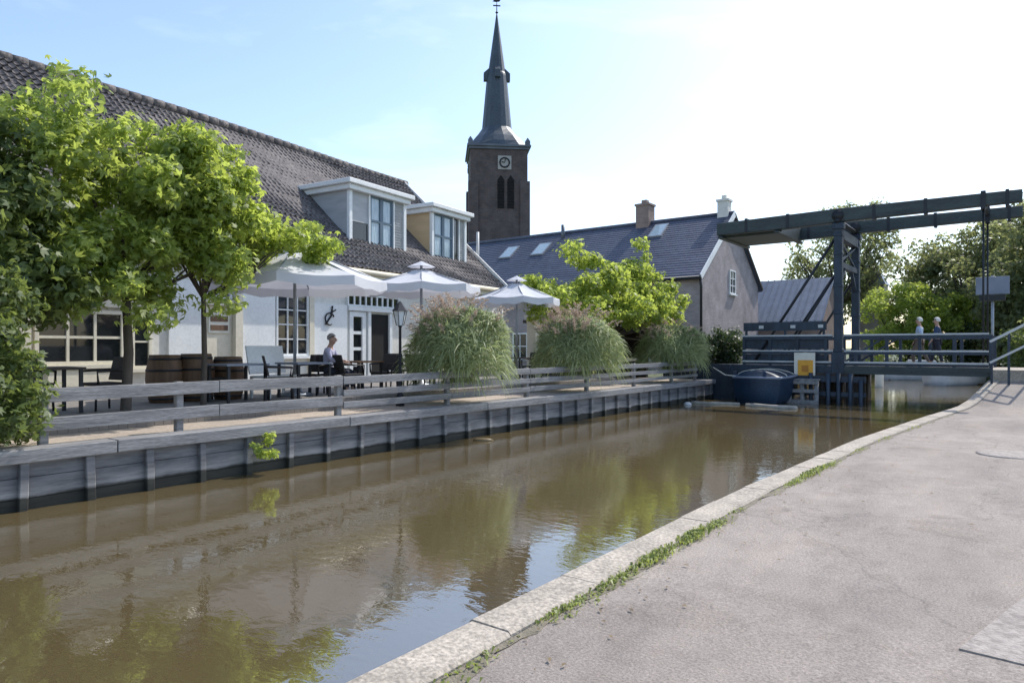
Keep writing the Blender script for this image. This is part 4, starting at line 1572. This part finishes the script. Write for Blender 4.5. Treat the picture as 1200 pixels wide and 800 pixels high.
# lantern post
lp = thing('lantern_post', 'dark iron lantern post standing left of the nearest grass clump', 'lamp post', CANAL, (-11.2, 10.7, 0.34))
lp['_o'] = (0, 0, 0)
MB().lathe([(.1, 0), (.1, .2), (.05, .3), (.035, .5), (.03, 1.75), (.05, 1.8)], 10).build('post', M['iron'], lp)
lt = MB().lathe([(.08, 1.8), (.15, 2.12)], 6, smooth=False).build('lantern', M['curtain'], lp)
g = MB()
g.lathe([(.19, 2.12), (.08, 2.26), (.02, 2.34)], 6, smooth=False)
for k in range(6):
    a = 2 * PI * k / 6
    g.tube([(.085 * math.cos(a), .085 * math.sin(a), 1.8), (.155 * math.cos(a), .155 * math.sin(a), 2.12)], .01, 4)
g.build('lantern_frame', M['iron'], lt)

pl = thing('garden_pillar', 'cream square pillar between the first and second grass clumps', 'pillar', CANAL, (-13.3, 18.9, 0.36))
g = MB()
g.box(-13.48, -13.12, 18.72, 19.08, 0.36, 2.75)
g.build('shaft', M['cream'], pl)
MB().box(-13.55, -13.05, 18.65, 19.15, 2.75, 2.88).build('cap', M['white'], pl)
MB().box(-13.52, -13.08, 18.68, 19.12, 0.36, 0.7).build('base', M['white'], pl)
gb = thing('garden_shed', 'low dark timber shed with an open front between the second and third grass clumps', 'shed', CANAL, (-14.2, 24, 0.36))
g = MB()
g.box(-15.4, -15.3, 21.6, 27.8, 0.36, 2.7)
g.box(-15.3, -13.4, 27.7, 27.8, 0.36, 2.7)
g.box(-15.3, -13.4, 21.6, 21.7, 0.36, 2.7)
g.build('wall', M['wood_dark'], gb)
MB().prism([(-15.6, 2.72), (-13.0, 2.5), (-13.0, 2.6), (-15.6, 2.85)], 1, 21.4, 28).build('roof', M['wood_dark'], gb)
for y in (21.75, 24.7, 27.6):
    MB().box(-13.5, -13.38, y - .06, y + .06, .36, 2.55).build('post', M['wood_dark'], gb)
MB().box(-13.46, -13.41, 21.82, 27.54, 1.2, 1.32).build('rail', M['cream'], gb)

# ------------------------------------------------------------------ people
FRONT = Vector((0, -1, 0))


def skin_mesh(name, verts, edges, radii, m, parent, root=0, sub=2):
    me = bpy.data.meshes.new(name)
    me.from_pydata(verts, edges, [])
    me.materials.append(m)
    o = bpy.data.objects.new(name, me)
    COL.objects.link(o)
    if parent is not None:
        o.parent = parent
    md = o.modifiers.new('skin', 'SKIN')
    sv = me.skin_vertices
    if not sv:
        o.data.update()
    layer = me.skin_vertices[0].data if me.skin_vertices else None
    if layer:
        for i, r_ in enumerate(radii):
            rr_ = r_ if hasattr(r_, '__len__') else (r_, r_)
            layer[i].radius = rr_
            layer[i].use_root = (i == root)
    md.use_smooth_shade = True
    s_ = o.modifiers.new('smooth', 'SUBSURF')
    s_.levels = sub
    s_.render_levels = sub
    return o


class Fig:
    def __init__(self):
        self.v, self.e, self.r = [], [], []

    def add(self, p, r, prev=None):
        self.v.append(tuple(p))
        self.r.append(r)
        if prev is not None:
            self.e.append((prev, len(self.v) - 1))
        return len(self.v) - 1

    def chain(self, pts, prev=None):
        for p, r in pts:
            prev = self.add(p, r, prev)
        return prev


def person(label, at, turn, J, shirt, trousers, hair, group=None, sleeves=True):
    """J: joints in the figure's own space, facing -y"""
    t = thing('person', label, 'person', CANAL, (0, 0, 0), group)
    t.location = to_world(CANAL, at)
    t.rotation_euler = (0, 0, CANAL + turn)
    F = Fig()
    pel = F.add(J['pelvis'], (.13, .10))
    ch_ = F.chain([(J['waist'], (.12, .09)), (J['chest'], (.145, .105)), (J['collar'], (.09, .08)), (J['neck'], .052)], pel)
    chest = 2
    hd_ = F.chain([(J['jaw'], (.06, .07)), (J['face'], (.078, .095)), (J['crown'], (.065, .08))], ch_)
    face = hd_ - 1
    fd = Vector(J.get('look', (0, -1, 0))).normalized()
    sidev = fd.cross(Vector((0, 0, 1))).normalized()
    fc = Vector(J['face'])
    F.add(fc + fd * .115 + Vector((0, 0, -.01)), .014, face)
    for sg_ in (-1, 1):
        F.add(fc + sidev * .09 * sg_, .018, face)
        w_ = 'L' if sg_ < 0 else 'R'
        wr = F.chain([(J['shoulder' + w_], .058), (J['elbow' + w_], .042), (J['wrist' + w_], .028)], chest)
        hd2 = Vector(J['wrist' + w_]) - Vector(J['elbow' + w_])
        hd2.normalize()
        pm = F.add(Vector(J['wrist' + w_]) + hd2 * .07, (.036, .02), wr)
        sd2 = hd2.cross(Vector((0, 0, 1)))
        if sd2.length < .1:
            sd2 = Vector((0, 1, 0))
        sd2.normalize()
        for q_, ln in ((-.028, .07), (-.01, .082), (.01, .078), (.028, .06)):
            b_ = Vector(F.v[pm]) + sd2 * q_ + hd2 * .03
            k_ = F.add(b_, .0095, pm)
            k_ = F.add(b_ + hd2 * ln * .5 + Vector((0, 0, -.01)), .009, k_)
            F.add(b_ + hd2 * ln * .9 + Vector((0, 0, -.03)), .0075, k_)
        k_ = F.add(Vector(J['wrist' + w_]) + sd2 * .045 + hd2 * .05, .011, wr)
        F.add(Vector(J['wrist' + w_]) + sd2 * .06 + hd2 * .09, .009, k_)
        ft = F.chain([(J['hip' + w_], .088), (J['knee' + w_], .056), (J['ankle' + w_], .036)], pel)
        an = Vector(J['ankle' + w_])
        F.chain([(an + Vector((0, -.08, -.05)), (.042, .03)), (an + Vector((0, -.17, -.065)), (.036, .02))], ft)
    skin_mesh('body', F.v, F.e, F.r, M['skin'], t)
    S = Fig()
    a0 = S.add(Vector(J['pelvis']) + Vector((0, 0, .02)), (.15, .125))
    c_ = S.chain([(J['waist'], (.14, .115)), (J['chest'], (.165, .125)), (J['collar'], (.105, .095))], a0)
    for w_ in 'LR':
        e = S.chain([(J['shoulder' + w_], .075), (Vector(J['shoulder' + w_]).lerp(Vector(J['elbow' + w_]), .6), .062)] + ([(J['elbow' + w_], .056), (Vector(J['elbow' + w_]).lerp(Vector(J['wrist' + w_]), .7), .045)] if sleeves else []), c_ - 1)
    skin_mesh('shirt', S.v, S.e, S.r, shirt, t)
    S = Fig()
    a0 = S.add(J['pelvis'], (.148, .122))
    for w_ in 'LR':
        S.chain([(J['hip' + w_], .105), (J['knee' + w_], .074), (Vector(J['knee' + w_]).lerp(Vector(J['ankle' + w_]), .9), .056)], a0)
    skin_mesh('trousers', S.v, S.e, S.r, trousers, t)
    g = MB()
    for w_ in 'LR':
        an = Vector(J['ankle' + w_])
        g.box(an.x - .048, an.x + .048, an.y - .21, an.y + .06, max(0, an.z - .09), an.z - .02)
    g.build('shoes', M['wood_dark'], t, .02)
    # hair cap
    cr_ = Vector(J['crown'])
    vs, fs = [], []
    nA, nB = 16, 8
    ctr = fc.lerp(cr_, .45)
    for i in range(nB + 1):
        ph = PI * .62 * i / nB
        for k in range(nA):
            a = 2 * PI * k / nA
            d = sidev * (math.sin(ph) * math.cos(a) * .092) + (-fd) * (math.sin(ph) * math.sin(a) * .112 + .012) + Vector((0, 0, math.cos(ph) * .118))
            if math.sin(a) < -.2 and ph > PI * .33:      # hairline above the face
                d = sidev * (math.sin(PI * .33) * math.cos(a) * .09) + (-fd) * (math.sin(PI * .33) * math.sin(a) * .108 + .012) + Vector((0, 0, math.cos(PI * .33) * .118))
            vs.append(ctr + d * random.uniform(.98, 1.03))
    fs = [(i * nA + k, i * nA + (k + 1) % nA, (i + 1) * nA + (k + 1) % nA, (i + 1) * nA + k) for i in range(nB) for k in range(nA)]
    MB().add(vs, fs, True).build('hair', hair, t)
    g = MB()
    for sg_ in (-1, 1):
        c = fc + fd * .09 + sidev * .034 * sg_ + Vector((0, 0, .025))
        g.lathe([(.003, c.z - .01), (.012, c.z), (.003, c.z + .01)], 6, c.x, c.y)
    g.build('eyes', M['hair_dark'], t)
    return t


def standing(step=.0, armL=(.0, 0), lean=0):
    return dict(pelvis=(0, 0, .93), waist=(0, -.005, 1.08), chest=(0, 0, 1.28), collar=(0, .01, 1.43), neck=(0, 0, 1.5), jaw=(0, -.02, 1.56), face=(0, -.02, 1.63), crown=(0, -.01, 1.7),
                shoulderL=(.19, .01, 1.4), elbowL=(.25, .03 + step * .3, 1.13), wristL=(.25, -.06 + step * .5, .9), shoulderR=(-.19, .01, 1.4), elbowR=(-.25, .03 - step * .3, 1.13), wristR=(-.25, -.06 - step * .5, .9),
                hipL=(.1, 0, .88), kneeL=(.105, -.04 - step * .5, .5), ankleL=(.11, .02 - step * .6, .1), hipR=(-.1, 0, .88), kneeR=(-.105, -.04 + step * .4, .5), ankleR=(-.11, .04 + step * .9, .12))


person('white haired person in a pale blue shirt walking over the bridge', (-3.1, 28.7, DZ), R(-95), standing(.3), M['paleblue'], M['khaki'], M['hair_white'], None)
person('white haired person in a dark navy top walking over the bridge', (-2.6, 29.2, DZ), R(-88), standing(-.25), M['navyshirt'], M['trousers'], M['hair_white'], None)
seat = dict(pelvis=(0, .05, .53), waist=(0, .07, .68), chest=(0, .05, .9), collar=(0, .03, 1.05), neck=(0, .01, 1.12), jaw=(0, -.02, 1.17), face=(0, -.03, 1.24), crown=(0, -.02, 1.31), look=(-.2, -1, -.1),
            shoulderL=(.19, .03, 1.02), elbowL=(.26, -.08, .78), wristL=(.16, -.3, .74), shoulderR=(-.19, .03, 1.02), elbowR=(-.26, -.08, .78), wristR=(-.14, -.32, .72),
            hipL=(.1, 0, .5), kneeL=(.13, -.44, .52), ankleL=(.13, -.46, .1), hipR=(-.1, 0, .5), kneeR=(-.13, -.44, .52), ankleR=(-.14, -.40, .1))
SC = (-12.75, 10.02)
person('grey haired person in a lilac grey shirt seated on the terrace', (*SC, TD), R(125), seat, M['lilac'], M['trousers'], M['hair_grey'])
copy_to(ch0, CANAL, (SC[0], SC[1], TD), 'dark chair the grey haired person sits on', R(125))

# ------------------------------------------------------------------ trees and plants
tree('plane_tree', 'bright green plane tree with a broad crown before the wide window', 'tree', CANAL, (-12.2, 5.3, 0.36),
     [(0, -.3, 3.7, 1.4, 1.9, 1.3), (.1, -.9, 4.8, 1.2, 1.0, .95), (-.1, .7, 3.9, 1.2, 1.3, 1.2), (.4, .35, 2.3, .75, .95, .7), (.3, -1.2, 2.7, 1.1, 1.1, .9), (.5, .9, 3.0, .8, 1.0, .8), (.2, 1.0, 3.9, .9, .9, .8), (.4, -.4, 2.6, .8, 1.2, .7)], 165, .30, 16500, .125, M['lime'], 2.4, .085, 'plane trees on the terrace', limbs=14)
tree('plane_tree', 'bright lime green plane tree with a flat crown reaching towards the largest parasol', 'tree', CANAL, (-12.2, 6.67, 0.36),
     [(.2, .0, 3.5, 1.2, 1.3, .85), (.3, 1.4, 3.4, 1.0, 1.0, .45), (.1, -.2, 4.4, 1.0, .85, .8), (.2, 2.1, 3.4, .6, .55, .34)], 90, .25, 10500, .12, M['lime2'], 2.3, .055, 'plane trees on the terrace', limbs=14)
tree('plane_tree', 'dark leafed plane tree cut by the left edge of the photo', 'tree', CANAL, (-12.6, 3.1, 0.36),
     [(0, 0, 3.3, 1.4, 1.2, 1.3), (.3, .4, 2.3, 1.1, 1.1, .9), (.2, -.6, 3.9, 1.2, 1.2, .9)], 95, .38, 16000, .14, M['leaf_mid'], 2.0, .09, 'plane trees on the terrace', limbs=12)
tree('leafy_shrub', 'dense dark green shrub at the left end of the fence, on the quay', 'shrub', CANAL, (-10.6, 2.8, 0.34),
     [(0, 0, .75, .55, .75, .75), (0, -.3, 1.5, .5, .7, .7), (.05, .35, .5, .4, .4, .5), (0, 0, 1.85, .4, .5, .45)], 50, .26, 6500, .1, M['leaf_mid'], .6, .03, limbs=8)
tree('quay_plant', 'small bright green plant growing out of the quay wall above the water', 'plant', CANAL, (-10.1, 6.5, -0.2),
     [(.06, 0, .25, .16, .26, .2), (.1, 0, .05, .12, .2, .12)], 12, .1, 520, .065, M['lime2'], .12, .008, limbs=5)
tree('maple_tree', 'bright lime green spreading tree behind the grass clumps, before the brick house', 'tree', CANAL, (-13.0, 23.7, 0.36),
     [(.2, 0, 3.2, 2.0, 3.4, 1.0), (.2, -1.8, 4.2, 1.1, 1.4, .9), (.1, 1.5, 4.0, 1.1, 1.5, 1.0), (.2, -2.3, 5.1, .55, .6, .8), (0, 2.6, 4.9, .55, .8, .9), (.5, 4.0, 3.0, 1.0, 1.6, .8), (-.2, -3.8, 3.2, 1.0, 1.3, .8)], 165, .38, 18500, .155, M['lime2'], 2.0, .11, limbs=16)
tree('clipped_hedge', 'dark clipped hedge at the end of the quay beside the bridge', 'hedge', CANAL, (-10.6, 28.5, 0.36),
     [(0, 0, 1.1, .7, 1.1, 1.1), (.5, .5, 1.2, .6, .9, 1.1), (-.5, -.6, 1.1, .6, .8, 1.0)], 70, .3, 9000, .1, M['leaf_dark'], .5, .04, limbs=8)
tree('bare_topped_tree', 'tall airy olive tree with thin foliage behind the balance beams', 'tree', CANAL, (-13.0, 65, 0.34),
     [(0, 0, 9.5, 4.0, 4.6, 4.5), (1, 2, 11.5, 3.0, 3.5, 3.2)], 120, .85, 9000, .27, M['leaf_olive'], 5.5, .3, 'tall trees behind the bridge', limbs=30)
tree('broadleaf_tree', 'broad olive green tree behind the middle of the bridge', 'tree', CANAL, (-3.5, 62, 0.34),
     [(0, 0, 7.0, 4.2, 3.6, 4.4), (-3.0, 0, 5.5, 2.8, 2.6, 3.8), (2.4, 0, 8.2, 2.8, 2.6, 3.2), (1, 0, 3.5, 4.5, 2.5, 2.8)], 190, .95, 26000, .26, M['leaf_olive'], 3.5, .28, 'tall trees behind the bridge', limbs=18)
tree('broadleaf_tree', 'tall olive green tree behind the right end of the bridge', 'tree', CANAL, (1.2, 56, 0.34),
     [(0, 0, 6.0, 3.6, 3.0, 4.2), (1.6, 0, 7.8, 2.6, 2.2, 2.6), (-2, 0, 4.2, 2.4, 2.2, 2.8), (0, 0, 2.6, 3.6, 2.2, 2.4)], 190, .9, 26000, .27, M['leaf_olive'], 3.0, .26, 'tall trees behind the bridge', limbs=18)
tree('broadleaf_tree', 'olive green tree cut by the right edge of the photo', 'tree', CANAL, (3.5, 44, 0.34),
     [(0, 0, 5.2, 2.6, 2.4, 3.8), (1.0, 0, 7.2, 2.4, 2.0, 2.6), (-1.2, 0, 3.0, 1.8, 1.6, 2.6), (.5, 0, 1.8, 2.2, 2.0, 1.8)], 150, .75, 20000, .22, M['leaf_olive'], 2.5, .2, 'tall trees behind the bridge', limbs=16)
tree('round_bush', 'rounded bright green bush behind the bridge railing', 'bush', CANAL, (-7.0, 58.3, 0.34),
     [(0, 0, 4.0, 3.0, 2.4, 3.0), (2.0, 0, 3.0, 2.4, 2.0, 2.6), (-1.6, 0, 3.0, 2.2, 2.0, 2.6)], 130, .6, 18000, .18, M['lime2'], 1.2, .12, limbs=10)
tree('low_bush', 'dark green bush on the far bank, under the round bright bush', 'bush', CANAL, (-3.2, 57.6, 0.34),
     [(0, 0, 1.6, 2.2, 1.2, 1.6), (3, 0, 1.8, 2.2, 1.2, 1.7), (-3.5, 0, 1.2, 1.8, .8, 1.2)], 70, .5, 9000, .16, M['leaf_dark'], .6, .06, limbs=8)
tree('low_bush', 'grey green bush beside the sign pole beyond the bridge', 'bush', CANAL, (0.3, 47.5, 0.34),
     [(0, 0, 1.5, 1.3, 2.2, 1.6), (.4, 2.5, 1.5, 1.3, 2.0, 1.5)], 60, .5, 8000, .14, M['leaf_mid'], .6, .06, limbs=8)


def grass_clump(label, at, seed, wx=1.0, hz=1.0):
    random.seed(seed)
    t = thing('ornamental_grass', label, 'ornamental grass', CANAL, at, 'tall grass clumps along the fence')
    V, Qd = [], []
    nv = 0

    def strip(pts, side, w0):
        nonlocal nv
        n_ = len(pts) - 1
        for k, p in enumerate(pts):
            ww = w0 * (1 - .82 * k / n_) + .0015
            V.append(p - side * ww)
            V.append(p + side * ww)
        for k in range(n_):
            Qd.append((nv + 2 * k, nv + 2 * k + 1, nv + 2 * k + 3, nv + 2 * k + 2))
        nv += 2 * (n_ + 1)

    ph = [random.uniform(0, 6) for _ in range(4)]

    def skin_r(a, el):
        return 1 + .09 * math.sin(2 * a + ph[0]) + .07 * math.sin(3 * a + 4 * el + ph[1]) + .05 * math.sin(5 * a - 3 * el + ph[2])
    # stems fanning out from the base
    for i in range(1300):
        a = random.uniform(0, 2 * PI)
        el = random.uniform(.15, 1.0) * PI / 2
        rr = skin_r(a, el) * random.uniform(.7, 1.0)
        tip = Vector((math.cos(a) * math.cos(el) * 1.25 * wx * rr, math.sin(a) * math.cos(el) * 1.25 * wx * rr, .75 + math.sin(el) * 1.35 * hz * rr))
        b0 = Vector((random.gauss(0, .15), random.gauss(0, .15), .45))
        mid = b0.lerp(tip, .5) + Vector((0, 0, .28 * math.cos(el)))
        strip([b0, b0.lerp(mid, .5) + Vector((0, 0, .05)), mid, mid.lerp(tip, .55) + Vector((0, 0, .06)), tip], Vector((-math.sin(a), math.cos(a), 0)), random.uniform(.005, .009))
    # arching leaves that make the uneven skin of the mound
    for i in range(7000):
        a = random.uniform(0, 2 * PI)
        el = (random.random() ** .8 * 1.22 - .22) * PI / 2
        rr = skin_r(a, el) * (1 - abs(random.gauss(0, .10)))
        c_, s_ = math.cos(a), math.sin(a)
        ch = math.cos(el) ** .6
        out = Vector((c_ * math.cos(el), s_ * math.cos(el), math.sin(el)))
        p0 = Vector((c_ * ch * 1.16 * wx * rr, s_ * ch * 1.16 * wx * rr, 1.05 + math.sin(el) * (1.12 if el > 0 else 1.0) * hz * (.5 + .5 * rr)))
        L = random.uniform(.22, .5)
        side = Vector((-s_, c_, 0)) * random.choice((-1, 1))
        d = (out * random.uniform(.1, .6) + side * random.gauss(0, .55) + Vector((0, 0, random.uniform(-.2, .9)))).normalized()
        drop = random.uniform(.5, 1.5)
        pts = []
        for k in range(5):
            f = k / 4
            pts.append(p0 + d * (L * f) - Vector((0, 0, drop * L * f * f)))
        sv_ = d.cross(out)
        if sv_.length < .05:
            sv_ = side
        strip(pts, sv_.normalized(), random.uniform(.008, .021))
    np_mesh('blades', V, Qd, M['blade'], t)
    # feathery pink plumes on stalks
    V, Qd = [], []
    nv = 0
    for i in range(120):
        a = random.gauss(ph[3], 1.5)
        sp_r = random.uniform(.1, 1.2) ** .8 * wx
        top = Vector((math.cos(a) * sp_r, math.sin(a) * sp_r, random.uniform(2.05, 2.6) * hz - .36 * sp_r * sp_r))
        for k in range(46):
            f = random.random()
            c = top + Vector((math.cos(a) * .25 * f, math.sin(a) * .25 * f, .42 * f - .25 * f * f))
            d = Vector((random.gauss(math.cos(a) * .4, .5), random.gauss(math.sin(a) * .4, .5), random.uniform(-.1, .9))).normalized() * random.uniform(.06, .13) * (1.1 - .6 * f)
            s_ = d.cross(Vector((random.random(), random.random(), random.random()))).normalized() * .010
            V += [c, c + d * .5 + s_, c + d, c + d * .5 - s_]
            Qd.append((nv, nv + 1, nv + 2, nv + 3))
            nv += 4
        b_ = Vector((0, 0, .5))
        s_ = Vector((-math.sin(a), math.cos(a), 0)) * .004
        V += [b_ - s_, b_ + s_, top + s_, top - s_]
        Qd.append((nv, nv + 1, nv + 2, nv + 3))
        nv += 4
    np_mesh('plumes', V, Qd, M['plume'], t)
    g = MB()
    g.lathe([(.3, 0), (.36, .45), (.4, .47), (.4, .52), (.34, .5), (.02, .48)], 16)
    g.build('planter', M['wood_grey'], t)
    return t


grass_clump('nearest green grass clump with brownish plumes, right of the lantern post', (-10.75, 12.2, 0.34), 3, .97, .95)
grass_clump('middle of three green grass clumps, right of the cream pillar', (-10.75, 17.5, 0.34), 8, 1.0, .95)
grass_clump('farthest green grass clump along the fence, beside the dark hedge', (-10.75, 24.35, 0.34), 21, .98, .88)

# a few dry leaves and grit blown along the path
V, Q = [], []
random.seed(5)
for i in range(170):
    s = random.uniform(2.0, 22)
    x = kerb_x(s) + .36 + abs(random.gauss(0, .45)) if random.random() < .7 else random.uniform(-2.2, 2.5)
    a = random.uniform(0, 2 * PI)
    L = random.uniform(.008, .028)
    c, d = math.cos(a) * L, math.sin(a) * L
    z = path_z(s) + .013
    V += [(x - c, s - d, z), (x - d * .5, s + c * .5, z + .008), (x + c, s + d, z + .003), (x + d * .5, s - c * .5, z + .008)]
    Q.append((4 * i, 4 * i + 1, 4 * i + 2, 4 * i + 3))
o = np_mesh('fallen_leaves', V, Q, M['leaf_dry'])
o.rotation_euler = (0, 0, CANAL)
o['kind'] = 'stuff'
o['label'] = 'scattered dry leaf bits lying on the path'
o['category'] = 'leaf litter'

# ------------------------------------------------------------------ the land falls very slightly away from the camera
for o in list(bpy.data.objects):
    if o.parent is None and 'label' in o:
        nm = o.name.split('.')[0]
        fall = dict(church_tower=.5, brick_house=.29, slate_roof_house=.36, turret_house=.45, drawbridge=.19, warning_sign=.19, mooring_stage=.1, signboard_on_pole=.2, inn_building=.14,
                    sign_board=.14, wall_emblem=.14, bare_topped_tree=.4, broadleaf_tree=.35, round_bush=.35, low_bush=.3, maple_tree=.15, garden_shed=.1, garden_pillar=.1, clipped_hedge=.15, bollard=.2, boundary_stone=.05).get(nm, 0)
        if nm == 'person' and 'bridge' in o['label']:
            fall = .19
        o.location.z -= fall * 1.3
        k = dict(inn_building=1.2, sign_board=1.2, wall_emblem=1.2, brick_house=1.12).get(nm)
        if k:
            o.location = Vector((0, 0, 1.65)) + (o.location - Vector((0, 0, 1.65))) * k
            o.scale = (k, k, k)

# ------------------------------------------------------------------ tidy helper properties
for o in bpy.data.objects:
    if '_o' in o:
        del o['_o']
